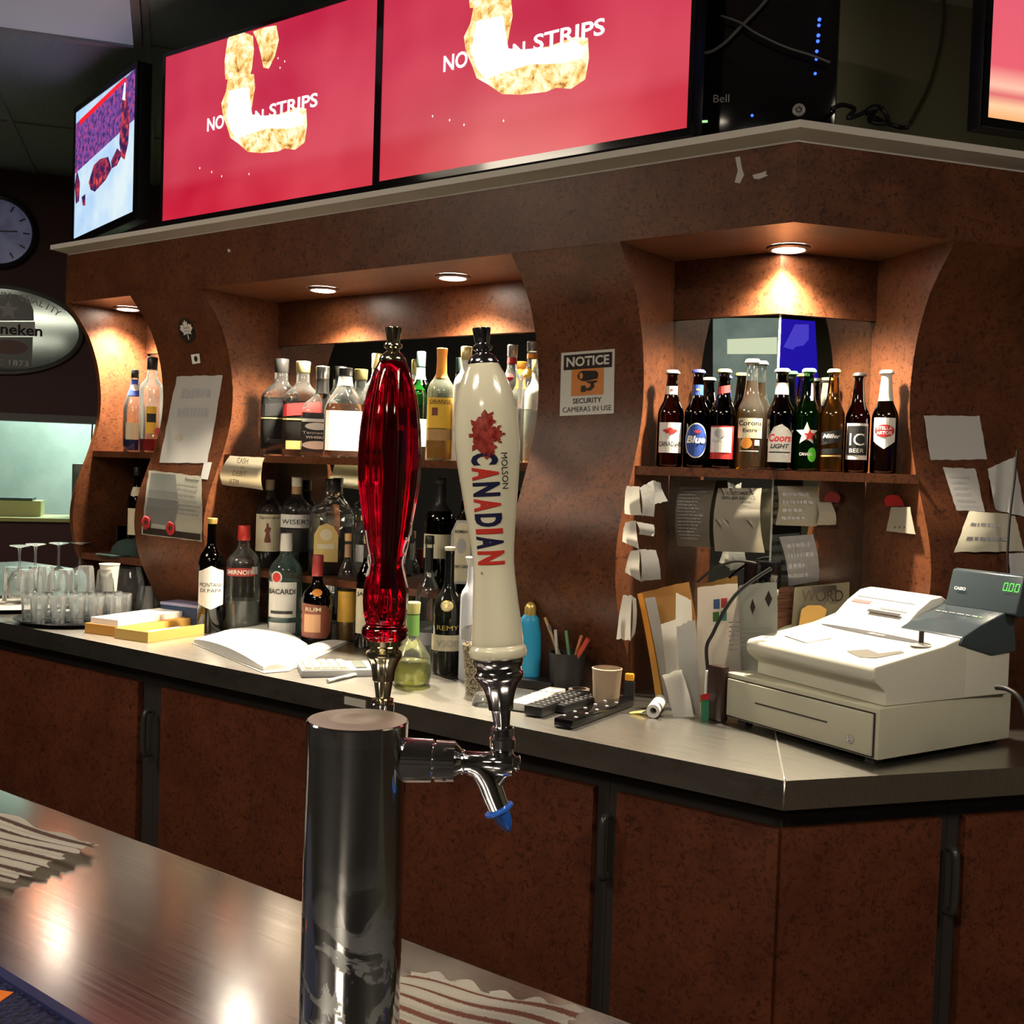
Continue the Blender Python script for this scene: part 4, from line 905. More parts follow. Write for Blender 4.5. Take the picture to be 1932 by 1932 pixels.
up('whisky bottle with an orange capsule and a yellow label between the tap handles', 828, 658, 26, 'wine', glass('green_tint', (.80, .88, .66), (.30, .38, .16), haze=.06), off=.04, cap=(.93, lora), foil=(.73, .93, lora), liq=(LYEL, .52), labels=[('L', rect, .42, 1.15, .27, lyel), ('L', rect, .225, 1.1, .10, pm('label_bronze', (.45, .26, .10))), ('T', 'ORANGE', .52, .8, .03, INK, 0, .0), ('L', rect, .43, .22, .07, lbrn, -.2, .0015), ('L', rect, .50, .9, .004, lbrn, 0, .0015)])
up('white bottle with a pale gold cap behind the cream tap handle', 874, 655, 23, 'narrow', pm('milk_glass', (.80, .78, .70), .25), off=.06, cap=(.88, CAPG), labels=[('L', rect, .35, .9, .2, lcrm)])
up('clear spirit bottle with a silver cap and a red neck ring', 960, 652, 22, 'narrow', GCLEAR, off=.12, cap=(.90, CAPS), foil=(.84, .89, lred), liq=(LCLR, .42), sq=3, labels=[('L', oval, .72, .36, .07, lred, -.1)])
up('clear spirit bottle with a silver cap and a yellow disc on its shoulder', 998, 646, 25, 'narrow', GCLEAR, off=.05, cap=(.92, CAPS), foil=(.86, .90, lora), liq=(LCLR, .44), sq=3, labels=[('L', oval, .735, .36, .09, lyel, -.18), ('L', oval, .69, .2, .05, lred, .36)])
# left end niche
def lft(label, px, yt, rpx, shape, gm, off, zs=ZSH, **k):
    pl = PY(YV + .112 + off); q = on(px, 850, pl); q.z = zs; l = RM.transposed() @ (q - O); yb_ = 966 - l.y / -l.z * F
    return bottle(label, px, yt, yb_, pl, rpx, shape, gm, z=zs, group=None, **k)
lft('clear bottle with a blue neck label at the far left of the end niche', 252, 698, 20, 'slope', GCLEAR, .07, cap=(.90, CAPK), liq=(LBLUE, .16), foil=(.68, .88, LB('neckblue', (.04, .08, .45))), labels=[('L', oval, .78, .5, .08, LWHITE), ('L', rect, .25, .8, .2, lcrm)])
lft('tall clear bottle with a black cap and a yellow strip, nearest the left wavy pillar', 284, 675, 22, 'narrow', GCLEAR, .05, cap=(.87, CAPK), liq=(LRED, .14), labels=[('L', rect, .34, .42, .28, lyel), ('L', rect, .36, .36, .09, lblk, 0, .0015), ('L', oval, .22, .4, .08, LB('pink', (.7, .18, .2)), .3)])
pl = PY(YV + .16)
q = on(250, 1030, PY(YV + .2)); 
lft('dark bottle with a cream label on the lower shelf of the end niche', 256, 880, 17, 'wine', GDARK, .07, ZT2, cap=(.9, CAPK), labels=[('L', rect, .38, 1.1, .3, lcrm), ('L', rect, .72, .7, .1, lcrm)])
t = thing('trilby_hat', 'small dark green cap lying on the lower shelf of the end niche', 'cap', on(243, 1045, PY(YV + .15))); t.location.z = ZT2
lathe('crown', [(0, .075), (.01, .074), (.03, .066), (.05, .045), (.058, .02), (.06, .002)], pm('hat_green', (.035, .065, .055), .9), t, 24, dy=.8); box('peak', (-.06, -.10, .0), (.06, -.02, .006), MC['hat_green'], t, .003)
o = note('white card standing behind the cap in the left end niche', [(208, 992), (248, 992), (244, 1036), (208, 1036)], PY(YV + .22), PAPER, rip=.01, cat='card', name='paper_card')
for v_ in o.data.vertices: v_.co.z += 0

# second row on the low step
def mid(label, px, yt, rpx, shape, gm, off=.10, **k):
    pl = PY(2.44 + off); q = on(px, 1080, pl); q.z = ZT2; l = RM.transposed() @ (q - O); yb_ = 966 - l.y / -l.z * F
    return bottle(label, px, yt, yb_, pl, rpx, shape, gm, z=ZT2, group='liquor bottles on the low step', **k)
mid('rum bottle with a cream label showing a standing figure, leftmost on the low step', 506, 905, 25, 'std', GCLEAR, .10, cap=(.88, pm('cap_tan', (.30, .25, .20), .4)), foil=(.76, .87, CAPK), liq=(LBLACKL, .30), labels=[('L', rect, .40, 1.25, .42, lcrm), ('T', 'Spiced', .57, .8, .035, INK, 0, .0, .2), ('L', [(-.2, -.5), (.0, -.1), (.2, -.5), (.3, -.45), (.15, .0), (.3, .25), (.1, .3), (.05, .5), (-.1, .5), (-.12, .3), (-.3, .1), (-.15, 0), (-.3, -.45)], .40, .42, .22, lbrn, -.05, .0015)])
mid('whisky bottle with a white name label over a black band, on the low step', 556, 900, 29, 'std', GCLEAR, .09, cap=(.90, LWHITE), foil=(.82, .90, pm('cork_tan', (.55, .35, .20))), liq=(LBLACKL, .35), labels=[('L', rect, .535, 1.25, .14, LWHITE), ('T', "WISER'S", .53, 1.0, .05, INK, 0, .0), ('L', rect, .33, 1.25, .24, lblk)])
mid('cut glass whisky decanter bottle with an arched gold label', 624, 903, 43, 'std', GCLEAR, .10, dy=.55, cap=(.86, CAPK), liq=(LRUM, .26), labels=[('L', [(-.5, -.5), (.5, -.5), (.5, .2), (.3, .42), (0, .5), (-.3, .42), (-.5, .2)], .34, .52, .40, lgold, -.12), ('L', oval, .42, .26, .12, lcrm, -.12, .0015), ('L', rect, .30, .36, .05, lcrm, -.12, .0015)], sq=3)
mid('clear cut glass bottle with a dark cap, hidden partly by the red tap handle', 692, 930, 28, 'squat', GCLEAR, .11, cap=(.86, CAPK), liq=(LCLR, .3), labels=[('L', rect, .3, .9, .2, lgry)])
mid('black bottle with a tall black capsule and cream label, between the tap handles', 826, 902, 29, 'wine', GDARK, .10, cap=(.95, CAPK), foil=(.70, .95, CAPK), liq=None, labels=[('L', rect, .38, 1.3, .22, lcrm)])
mid('dark blue gin bottle with an arched white label beside the cream tap handle', 872, 925, 21, 'std', glass('blue_green_glass', (.10, .26, .30), (.02, .06, .08)), .05, cap=(.90, CAPK), sq=6, labels=[('L', [(-.5, -.5), (.5, -.5), (.5, .3), (.25, .5), (-.25, .5), (-.5, .3)], .40, .95, .62, lgry, -.1), ('L', [(-.5, -.5), (.5, -.5), (.5, .3), (.25, .5), (-.25, .5), (-.5, .3)], .40, .80, .57, lcrm, -.1, .0015), ('L', oval, .46, .42, .15, lgry, -.1, .0022), ('T', 'BOMBAY', .60, .6, .03, INK, -.1, .02), ('T', 'DRY GIN', .26, .6, .03, INK, -.1, .02)])
# front row on the counter
def fr(label, px, yt, yb_, rpx, shape, gm, **k):
    return bottle(label, px, yt, yb_, PZ(CZ), rpx, shape, gm, z=CZ, group='bottles standing on the back counter', **k)
fr('wine bottle with a gold neck and scalloped white label, leftmost of the counter bottles', 396, 977, 1192, 24, 'wine', GDARK, cap=(.95, GOLD), liq=None, labels=[('L', [(-.5, .36), (-.3, .40), (0, .5), (.25, .42), (.5, .38), (.5, -.4), (.3, -.42), (0, -.5), (-.3, -.42), (-.5, -.38)], .40, 1.15, .38, LWHITE), ('T', 'MONTANA', .425, .9, .035, INK, 0, .0), ('T', 'DI PAPA', .375, .85, .03, INK, 0, .0)])
fr('clear vodka bottle with a red cap and a red name band', 456, 991, 1190, 32, 'std', GCLEAR, cap=(.86, pm('cap_red', (.55, .04, .03), .35), 1.1), liq=(LCLR, .30), labels=[('L', rect, .57, .95, .075, pm('smir_red', (.35, .04, .03)), -.12), ('T', 'SMIRNOFF', .57, .82, .042, LWHITE, -.12, .02), ('L', rect, .585, .22, .07, pm('sm_white', (.6, .6, .55)), .36)])
fr('clear rum bottle with a white cap and a white label bearing a red disc', 536, 1006, 1200, 31, 'std', GPALE, cap=(.83, CAPW, 1.1), liq=(LCLR, .55), labels=[('L', rect, .37, .95, .34, LWHITE, -.12), ('L', oval, .585, .36, .12, LWHITE, -.28), ('L', oval, .585, .27, .09, lred, -.28, .0015), ('T', 'BACARDI', .45, .84, .05, INK, -.12, .02), ('L', rect, .25, .7, .03, INK, -.12, .0015), ('L', rect, .10, .9, .1, LWHITE, -.1)])
fr('short brown rum bottle with a red neck and dark red label', 596, 1046, 1213, 29, 'squat', GBROWN, cap=(.76, pm('cap_maroon', (.28, .03, .03), .4), 1.1), liq=(LRUM, .50), labels=[('L', [(-.5, -.45), (.3, -.5), (.48, -.3), (.5, .1), (.3, .42), (-.5, .5)], .27, 1.15, .40, lbrn), ('L', rect, .245, .55, .2, LB('peach', (.55, .30, .16)), -.15, .0015), ('L', oval, .585, .32, .08, lora, 0), ('T', 'RUM', .40, .5, .045, lcrm, -.12, .02)])
fr('slim clear bottle with an orange stopper and golden label', 652, 1006, 1210, 18, 'tall', GCLEAR, cap=(.93, pm('cork_orange', (.75, .42, .18), .5)), foil=(.78, .90, pm('neck_tan', (.35, .20, .12))), liq=(LYEL, .48), labels=[('L', rect, .33, 1.1, .28, LB('amber', (.85, .50, .08))), ('T', 'ORANJE', .42, .8, .03, lgold, 0, .0)])
fr('green whiskey bottle with a cream label beside the red tap handle', 688, 1010, 1220, 19, 'wine', GDGREEN, cap=(.93, CAPG), foil=(.80, .92, CAPK), labels=[('L', rect, .33, 1.2, .40, lcrm), ('T', 'JAMES', .48, .95, .045, INK, 0, .02), ('L', oval, .34, .22, .09, lbrn, 0, .0015), ('L', oval, .31, .4, .02, lgold, 0, .0015)])
fr('clear bulb shaped bottle with a black stopper behind the black cognac bottle', 804, 1010, 1244, 24, 'squat', GCLEAR, cap=(.93, CAPK, 1.15), foil=(.72, .90, CAPK), liq=(LCLR, .3), labels=[('L', rect, .18, .8, .1, lgry)])
fr('clear decanter with a leafy green neck between the two tap handles', 775, 1135, 1292, 38, 'bulb', GCLEAR, cap=(.86, pm('lime_cap', (.70, .68, .25), .5)), foil=(.60, .85, pm('leaf_green', (.20, .42, .10))), liq=(LPALE, .30))
fr('black cognac bottle with a gold crest and cream band', 842, 1031, 1270, 29, 'squat', pm('black_glass', (.010, .011, .010), .06), cap=(.97, lcrm, 1.0), labels=[('L', rect, .255, 1.4, .125, lcrm), ('T', 'VSOP', .255, .75, .05, lgry, 0, .0), ('L', oval, .545, .42, .085, GOLD, -.05), ('L', oval, .545, .32, .065, lcrm, -.05, .0015), ('L', star(.5), .545, .24, .05, GOLD, -.05, .0022), ('T', 'REMY', .375, .7, .035, GOLD, 0, .0)])
fr('tall white frosted bottle with a pale mountain picture behind the cream tap handle', 884, 1050, 1282, 20, 'narrow', pm('frost_white', (.66, .68, .76), .35), cap=(.93, CAPW), labels=[('L', [(-.5, -.5), (.5, -.5), (.5, .2), (.2, .5), (-.1, .1), (-.3, .35), (-.5, .1)], .40, .9, .13, lgry)], capr=1.6)
p = on(996, 1291, PZ(CZ)); k = depth(p) / F; t = thing('sunscreen_bottle', 'sky blue plastic bottle with a gold cap right of the cream tap handle', 'bottle', p, math.atan2(-p.y, -p.x) + math.pi / 2)
lathe('plastic_body', smoothpf([(0, 21 * k), (4 * k, 22 * k), (60 * k, 23 * k), (100 * k, 21.5 * k), (125 * k, 17 * k), (132 * k, 12 * k)], 3), pm('sky_plastic', (.03, .38, .68), .35), t, 28, dy=.6)
lathe('cap', [(131 * k, 11 * k), (145 * k, 11 * k), (152 * k, 8.5 * k), (156 * k, 3 * k)], GOLD, t, 24, dy=.7)
# ------------------------------------------------------------------ things on curved pillar faces
def onS(px, py, eps=.0015):
    y = YV + .1
    for _ in range(8): p = on(px, py, PY(y)); y = YV + OFF(p.z) - eps
    return p
def onW(px, py, eps=.0015):
    c = n3 + .1
    for _ in range(8): p = on(px, py, PN(c)); c = n3 + OFF(p.z) - eps
    return p
def bil(q, u, v): return ((q[0][0] * (1 - u) + q[1][0] * u) * (1 - v) + (q[3][0] * (1 - u) + q[2][0] * u) * v, (q[0][1] * (1 - u) + q[1][1] * u) * (1 - v) + (q[3][1] * (1 - u) + q[2][1] * u) * v)
def psheet(name, q, fn, m, parent=None, n=10, rip=0, seed=1, eps=.0015, curl=None):
    rnd = random.Random(seed); bm = bmesh.new(); g = []
    for j in range(n + 1):
        r = []
        for i in range(n + 1):
            u, v = i / n, j / n; e = eps + (curl(u, v) if curl else 0)
            x, y = bil(q, u, v)
            if rip and (i in (0, n) or j in (0, n)): x += rnd.uniform(-rip, rip); y += rnd.uniform(-rip, rip)
            r.append(bm.verts.new(fn(x, y, e)))
        g.append(r)
    for j in range(n):
        for i in range(n): bm.faces.new((g[j][i], g[j + 1][i], g[j + 1][i + 1], g[j][i + 1]))
    return fin(bm, name, m, parent, True, 60)
def pmap(q, fn, eps=.003): return lambda x, y: fn(*bil(q, x, 1 - y), eps)      # unit square, y up
def pdecal(name, bm, q, fn, m, parent, eps=.003, step=.12, cx=.5, cy=.5):
    cut(bm, step)
    for v in bm.verts: v.co = fn(*bil(q, cx + v.co.x, 1 - (cy + v.co.y)), eps)
    return fin(bm, name, m, parent)
# NOTICE sign
Q = [(1059, 666), (1160, 658), (1158, 780), (1056, 785)]
SW = pm('sign_white', (.58, .57, .52), .35); SB = pm('sign_black', (.025, .018, .015), .35); SO = pm('sign_orange', (.55, .20, .05), .4)
s = psheet('security_sign', Q, onS, SW); tag(s, 'white NOTICE security cameras in use sign on the wide wavy pillar', 'sign')
pdecal('header_band', poly_bm(rect(.90, .235)), Q, onS, SB, s, .0022, .3, .5, .84)
pdecal('lettering', text_bm('NOTICE', .80, .155, .03), Q, onS, SW, s, .0030, .1, .5, .845)
pdecal('picture_panel', poly_bm(rect(.60, .415)), Q, onS, SO, s, .0022, .3, .50, .515)
cam_ = [(-.13, .30), (.26, .30), (.40, .22), (.40, .04), (.30, -.02), (.34, -.12), (.26, -.20), (.20, -.36), (.10, -.46), (-.06, -.42), (-.06, -.30), (-.22, -.28), (-.22, -.46), (-.40, -.46), (-.40, -.14), (-.22, -.14), (-.2, -.2), (.0, -.2), (.06, -.12), (-.02, -.06), (-.24, -.04), (-.36, .04), (-.40, .18), (-.30, .28)]
for pts_ in ([(-.16, .14), (-.10, .165), (.16, .15), (.20, .11), (.19, .03), (-.02, .0), (-.10, .005), (-.17, .04), (-.19, .09)], [(-.03, -.01), (.18, .0), (.17, -.035), (.02, -.04)], [(.05, -.04), (.12, -.035), (.13, -.10), (.06, -.155), (-.03, -.15), (-.03, -.11), (.02, -.11), (.06, -.08)], [(-.12, -.07), (-.03, -.07), (-.03, -.17), (-.12, -.17)]): pdecal('camera_picture', poly_bm(pts_), Q, onS, SB, s, .0030, .15, .50, .53)
pdecal('camera_picture', poly_bm([(x * .035 - .12, y * .05 + .085) for x, y in oval(2, 2, 14)]), Q, onS, SO, s, .0036, .3, .50, .53)
pdecal('lettering', text_bm('SECURITY', .53, .080, .012), Q, onS, SB, s, .0026, .1, .5, .225)
pdecal('lettering', text_bm('CAMERAS IN USE', .90, .080, 0), Q, onS, SB, s, .0026, .1, .5, .095)
# round leaf sticker and small square sticker
Q = [(331, 602), (362, 598), (374, 645), (342, 650)]
s = fin(poly_bm([(.5 + x, .5 + y) for x, y in oval(.98, 1.0, 28)]), 'leaf_sticker', SB)
for v in s.data.vertices: v.co = onS(*bil(Q, v.co.x, 1 - v.co.y), .0015)
tag(s, 'dark oval sticker with a white maple leaf high on the left wavy pillar', 'sticker')
pdecal('leaf_emblem', poly_bm([(x * .9, y) for x, y in leaf(.44)]), Q, onS, LWHITE, s, .0024, .2)
for k in range(3): pdecal('lettering', text_bm(('TORONTO', 'MAPLE', 'LEAFS')[k], .34, .075, .0), Q, onS, NAVY, s, .003, .3, .5, .60 - .12 * k)
Q = [(360, 669), (376, 667), (378, 685), (363, 687)]
s = psheet('square_sticker', Q, onS, PAPER, n=3); tag(s, 'tiny white square sticker below the maple leaf sticker', 'sticker'); pdecal('printed_mark', poly_bm(oval(.4, .6, 14)), Q, onS, SB, s, .0024, .5)
GP = pm('laminate_paper', (.52, .51, .49), .25)
Q = [(334, 710), (421, 708), (391, 874), (300, 873)]
s = psheet('laminated_notice', Q, onS, GP, rip=.8); tag(s, 'glossy laminated sheet of faded grey print on the left wavy pillar, upper one', 'notice')
for k, cy in ((0, .80), (1, .58)):
    bm = scribble_bm(.66, .13, 1, 5 + k, .9, 1.15); pdecal('faded_print', bm, Q, onS, FAINT, s, .0025, .1, .5, cy)
pdecal('stain', poly_bm([(x, y) for x, y in oval(.18, .09, 12)]), Q, onS, pm('stain', (.42, .39, .30)), s, .0025, .1, .30, .30)
Q = [(281, 887), (381, 899), (381, 1022), (266, 1008)]
s = psheet('laminated_notice', Q, onS, pm('laminate_dull', (.36, .36, .31), .2), rip=.8); tag(s, 'laminated remembrance poster with two red poppies, lower on the left wavy pillar', 'notice')
pdecal('photo_panel', poly_bm([(-.5, -.5), (.35, -.5), (.5, -.1), (.42, .5), (-.5, .5)]), [(285, 892), (335, 896), (338, 995), (272, 985)], onS, pm('photo_grey', (.17, .18, .17), .3), s, .0022, .2)
pdecal('faded_print', scribble_bm(.42, .52, 8, 9, .45, 1.0), Q, onS, pm('dull_ink', (.22, .22, .20)), s, .0025, .1, .76, .62)
pdecal('lettering', text_bm('Remember', .26, .05, .01), Q, onS, SB, s, .0028, .1, .82, .93)
pdecal('caption_band', poly_bm(rect(.95, .10)), Q, onS, SB, s, .0028, .2, .5, .065)
for px, py in ((277, 986), (323, 997)):
    c = onS(px, py, .004); M = frame(c, EX, UP, -EYV)
    for r, z, mm in ((.0195, .004, RED), (.0065, .006, SB)):
        pass
    p_ = new_obj('poppy', None, s); p_.location = (0, 0, 0)
    bm = bmesh.new(); lathe_bm(bm, [(0, .022), (.004, .0245), (.006, .018), (.003, .007)], 20, flute=5, fd=.10); bmesh.ops.transform(bm, matrix=M, verts=bm.verts); fin(bm, 'petals', pm('poppy_red', (.36, .015, .02), .7), p_, True)
    bm = bmesh.new(); lathe_bm(bm, [(.0, .0075), (.007, .006), (.008, .002)], 14); bmesh.ops.transform(bm, matrix=M, verts=bm.verts); fin(bm, 'poppy_heart', SB, p_, True)
# taped slip between them
s = psheet('paper_note', [(385, 872), (400, 872), (392, 905), (378, 903)], onS, GREYP, n=3); tag(s, 'narrow grey slip taped between the two laminated notices', 'note')
# notes on the wing pillar
def wnote(label, q, m, seed, rows=0, curl=None, rip=.8):
    s = psheet('paper_note', q, onW, m, seed=seed, rip=rip, curl=curl); tag(s, label, 'note', 'notes taped to the wing pillar')
    if rows: pdecal('faint_writing', scribble_bm(.75, .7, rows, seed, .3, .9), q, lambda x, y, e: onW(x, y, e + (curl(.5, .5) if curl else 0)), FAINT, s, .003, .1)
    return s
wnote('large blank grey note highest on the wing pillar', [(1743, 784), (1848, 785), (1862, 867), (1755, 868)], GREYP, 3, curl=lambda u, v: .004 * math.sin(3 * v))
wnote('tilted narrow note with faint writing below the highest wing pillar note', [(1779, 882), (1840, 884), (1858, 965), (1804, 963)], GREYP, 4, 5)
wnote('crumpled pale note at the right edge beside the black cord', [(1863, 884), (1915, 862), (1935, 975), (1878, 962)], GREYP, 5, curl=lambda u, v: .012 * math.sin(5 * u + 2 * v) ** 2)
wnote('wide folded cream note across the wing pillar behind the register display', [(1828, 964), (1915, 970), (1932, 1040), (1800, 1042)], pm('cream_dim', (.50, .48, .38), .8), 6, 2, curl=lambda u, v: .010 * math.sin(3.1 * u))
wnote('grey note hanging lowest at the far right edge behind the register display', [(1902, 1045), (1940, 1042), (1945, 1130), (1912, 1135)], GREYP, 7)
lead('thin black cord hanging down the wing pillar at the right edge', [(1919, 850), (1914, 905), (1906, 970), (1901, 1045), (1903, 1095)], PN(n3 + .005), .0028, BCAB)
# notes on and in the corner niche
pA = PY(YA); pB = PN(NB)
NPA = pm('note_warm', (.56, .53, .44), .8)
note('grey sheet standing for the reflected list on the left mirror of the corner niche', [(1284, 905), (1352, 906), (1340, 1033), (1278, 1030)], pA, pm('note_reflected', (.36, .34, .28), .8), .02, rip=.004, off=.03, rows=16, group='papers on the niche mirrors')  # dim paper models the neighbouring list's reflection in the mirror
note("long white list with a handwritten heading on the left mirror of the corner niche", [(1355, 921), (1437, 921), (1443, 1043), (1349, 1040)], pA, NPA, .018, rip=.0, off=.06, group='papers on the niche mirrors', txt=[("CUSTOMER'S", 0, .42, .55, .055), ('WITH BAR BALANCE', .0, .345, .78, .05), ('OWING', .2, .275, .22, .04)])
_l = bpy.data.objects['paper_note.%03d' % (len([o for o in bpy.data.objects if o.name.startswith('paper_note')]) - 1)]
note('blank white sheet at the top of the right mirror in the corner niche', [(1467, 917), (1543, 918), (1541, 993), (1463, 991)], pB, NPA, .01, rip=.003, off=.03, rows=4, group='papers on the niche mirrors')
note('small torn tab note beside the blank white sheet on the right niche mirror', [(1541, 947), (1568, 948), (1577, 990), (1541, 991)], pB, NPA, .01, rip=.01, off=.04, group='papers on the niche mirrors')
note('tall pale sheet with rounded corners lower on the right niche mirror', [(1470, 1013), (1534, 1008), (1545, 1096), (1488, 1106)], pB, pm('note_cool', (.50, .50, .52), .8), .01, rip=.003, off=.03, rows=4, group='papers on the niche mirrors')
note('tear off note with cut tabs on the right side wall of the corner niche', [(1681, 957), (1717, 957), (1727, 1008), (1672, 1002)], (D2, d3 - .02), NPA, .0, rip=.01, off=.0, txt=[('p', -.25, -.3, .1, .1), ('p', 0, -.3, .1, .1), ('p', .25, -.3, .1, .1)])
pS = PX(X2b + .012)
ns = PY(YV + .06)
for lab, a, b in (('bright square note folded round the left edge of the corner niche, highest', [(1182, 917), (1207, 918), (1211, 973), (1178, 970)], [(1207, 920), (1232, 906), (1234, 975), (1211, 973)]),
                  ('bottle shaped scrap of white paper on the left edge of the corner niche', [(1180, 985), (1200, 982), (1206, 1036), (1174, 1022)], [(1200, 984), (1233, 990), (1233, 1012), (1206, 1008)]),
                  ('curled cream note on the left edge of the corner niche, third one down', [(1190, 1040), (1207, 1037), (1209, 1097), (1179, 1080)], [(1207, 1036), (1237, 1038), (1247, 1093), (1209, 1097)]),
                  ('crumpled long white receipt hanging lowest at the corner niche edge', [(1176, 1122), (1193, 1125), (1190, 1208), (1163, 1205)], [(1193, 1125), (1200, 1130), (1198, 1195), (1190, 1208)])):
    q = [on(x, y, PY(YV + .035)) for x, y in a]; o = sheet('paper_note', q, PAPER, None, .004, rip=.02, seed=len(lab)); tag(o, lab, 'note', 'notes at the corner niche edge')
    q = [on(x, y, PY(YV + .045)) for x, y in b]; sheet('folded_flap', q, GREYP, o, -.006, rip=.02, seed=3)  # greyer than its note: shade of the turned flap is in the colour
o = tag(sheet('paper_note', [on(x, y, PY(YV + .085)) for x, y in ((1233, 906), (1246, 912), (1260, 945), (1232, 952))], GREYP, None, .004, rip=.03), 'pointed grey scrap of paper beside the highest niche edge note', 'note')
# cash or debit note hanging on the middle shelf
q = [on(x, y, PY(YV + .105)) for x, y in ((434, 859), (499, 864), (497, 925), (413, 913))]
o = sheet('paper_note', q, CREAM, None, .012, rip=.015, seed=5); tag(o, 'crumpled handwritten CASH OR DEBIT note hanging from the middle shelf', 'note')
ex_ = (q[1] - q[0]).normalized(); ey_ = UP
c = (q[0] + q[1] + q[2] + q[3]) / 4
for s_, u, v, w_, h_ in (('CASH', .012, .036, .055, .018), ('OR', .01, .014, .018, .010), ('DEBIT', -.002, -.006, .07, .017), ('ATM', -.03, -.034, .05, .017)):
    wrapped('lettering', text_bm(s_, w_, h_, 0, .2), lambda x, y: c + ex_ * (x + u) + ey_ * (y + v) + V((0, -.016, 0)), pm('brown_ink', (.20, .14, .08)), o)
# framed red fleck on the side wall
# ------------------------------------------------------------------ glassware
def gobj(name, pf, parent, seg=20, m=None, flute=0, fd=0.0, fl=None):
    return lathe(name, pf, m or G2, parent, seg, flute=flute, fd=fd, fl=fl, top=False, bot=True, auto=50)
TRC = V((-3.34, 2.115, CZ + .001))
t = thing('serving_tray', 'round black rimmed tray under the crowd of small glasses', 'tray', TRC)
lathe('tray_body', [(0, .17), (.001, .175), (.012, .192), (.014, .195), (.0125, .196), (.004, .178), (.004, .001)], pm('tray_black', (.02, .02, .022), .3), t, 48, top=False); 
G2 = glass('thick_glass', (.90, .94, .95), (.55, .62, .64), .05, haze=.11, hcol=(1, 1, 1))
def tumbler(label, loc, h, r, group, flip=False, m=None):
    t = thing('tumbler_glass', label, 'glass', loc, random.random(), group)
    if flip: pf = [(0, r), (.001, r + .001), (h * .9, r * .82), (h, r * .74), (h * .985, .001)]
    else: pf = [(0, .001), (.0005, r * .80), (h * .35, r * .88), (h, r), (h + .0005, r - .001), (h * .96, r - .0022), (h * .22, r * .76), (h * .20, .001)]
    bm = bmesh.new(); lathe_bm(bm, pf, 18, flute=9, fd=.16, fl=lambda z: 1 if z < h * .45 else .15, top=False, bot=False); fin(bm, 'glass_wall', m or G2, t, True, 18)
    if not flip:
        bm = bmesh.new(); lathe_bm(bm, [(.001, r * .7), (h * .16, r * .74)], 12); fin(bm, 'thick_base', pm('glass_base', (.80, .86, .88), .08, trans=.8), t, True, 40)
    return t
rowlab = ['front row', 'second row', 'third row']
k_ = 0
vd = V((-3.34, 2.115, 0)).normalized(); sd = V((vd.y, -vd.x, 0))
for j, n_ in enumerate((5, 6, 5)):
    for i in range(n_):
        off_ = sd * ((i - (n_ - 1) / 2) * .058) + vd * ((j - 1) * .062 - .03)
        tumbler('small faceted glass, %s of the %s on the black tray' % (('first', 'second', 'third', 'fourth', 'fifth', 'sixth')[i], rowlab[j]), TRC + off_ + UP * .0045, .088, .027, 'small glasses crowded on the tray')
for i in range(5):
    off_ = sd * ((i - 2.6) * .062) + vd * (.035)
    tumbler(('leftmost', 'second', 'middle', 'fourth', 'rightmost')[i] + ' upturned tumbler in the upper layer of the tray glasses', TRC + off_ + UP * (.0935), .075 + .012 * (i % 2), .031, 'upturned tumblers on top of the tray glasses', True, G2)
cc = TRC + sd * .10 + vd * .05
t = thing('foam_cup', 'white foam cup standing on the glasses at the back of the tray', 'cup', cc + UP * .0935)
cc2 = .093; lathe('cup_wall', [(0, .024), (cc2 - .004, .032), (cc2 - .003, .0345), (cc2, .0345), (cc2, .032), (.004, .022), (.003, .001)], pm('foam', (.80, .77, .68), .7), t, 28, top=False)
def wine(label, px, ytop, loc):
    t = thing('wine_glass', label, 'glass', loc, 0, 'upturned wine glasses on the left tray')
    gobj('bowl', [(0, .033), (.03, .038), (.065, .037), (.09, .025), (.100, .008), (.102, .0045), (.103, .001)], t, 24)
    lathe('stem', [(.100, .0055), (.115, .0042), (.165, .0040), (.180, .0065)], G2, t, 12); lathe('foot', [(.180, .006), (.184, .02), (.1865, .034), (.188, .035), (.189, .034), (.189, .001)], G2, t, 28)
T2c = on(18, 1146, PZ(CZ)); T2c = V((T2c.x - .02, T2c.y + .02, CZ + .001))
t = thing('serving_tray', 'beige topped tray with a dark rim at the left edge of the counter', 'tray', T2c)
lathe('tray_body', [(0, .19), (.012, .215), (.014, .218), (.0125, .219), (.004, .19)], pm('tray_black', (.02, .02, .022), .3), t, 48, top=False); lathe('tray_liner', [(.004, .19), (.0055, .189), (.0055, .001)], pm('tray_liner', (.50, .44, .38), .7), t, 40, top=False, bot=False)
for i, (px, yt) in enumerate(((36, 1029), (66, 1026), (110, 1024), (150, 1023))):
    plw = (vd, vd.dot(T2c) + .02 + .0 * i)
    q = on(px, 1100, plw); dd = depth(q); zt = on(px, yt, plw).z
    wine(('leftmost', 'second', 'third', 'rightmost')[i] + ' upturned wine glass with its foot in the air on the counter', px, yt, V((q.x, q.y, zt - .189)))
for i, (px, pz) in enumerate(((14, 1140), (60, 1138))):
    q = on(px, pz, PZ(CZ)); tumbler(('grey blue upturned beaker at the left edge beside the beige tray', 'upturned beaker between the two trays')[i], V((q.x, q.y + .02, CZ + .0056)), .13, .038, None, True, G2)
q = on(240, 1152, PZ(CZ)); t = thing('snifter_glass', 'large empty goblet with faint red lettering right of the tray glasses', 'glass', V((q.x, q.y, CZ)), math.atan2(-q.y, -q.x) + math.pi / 2)
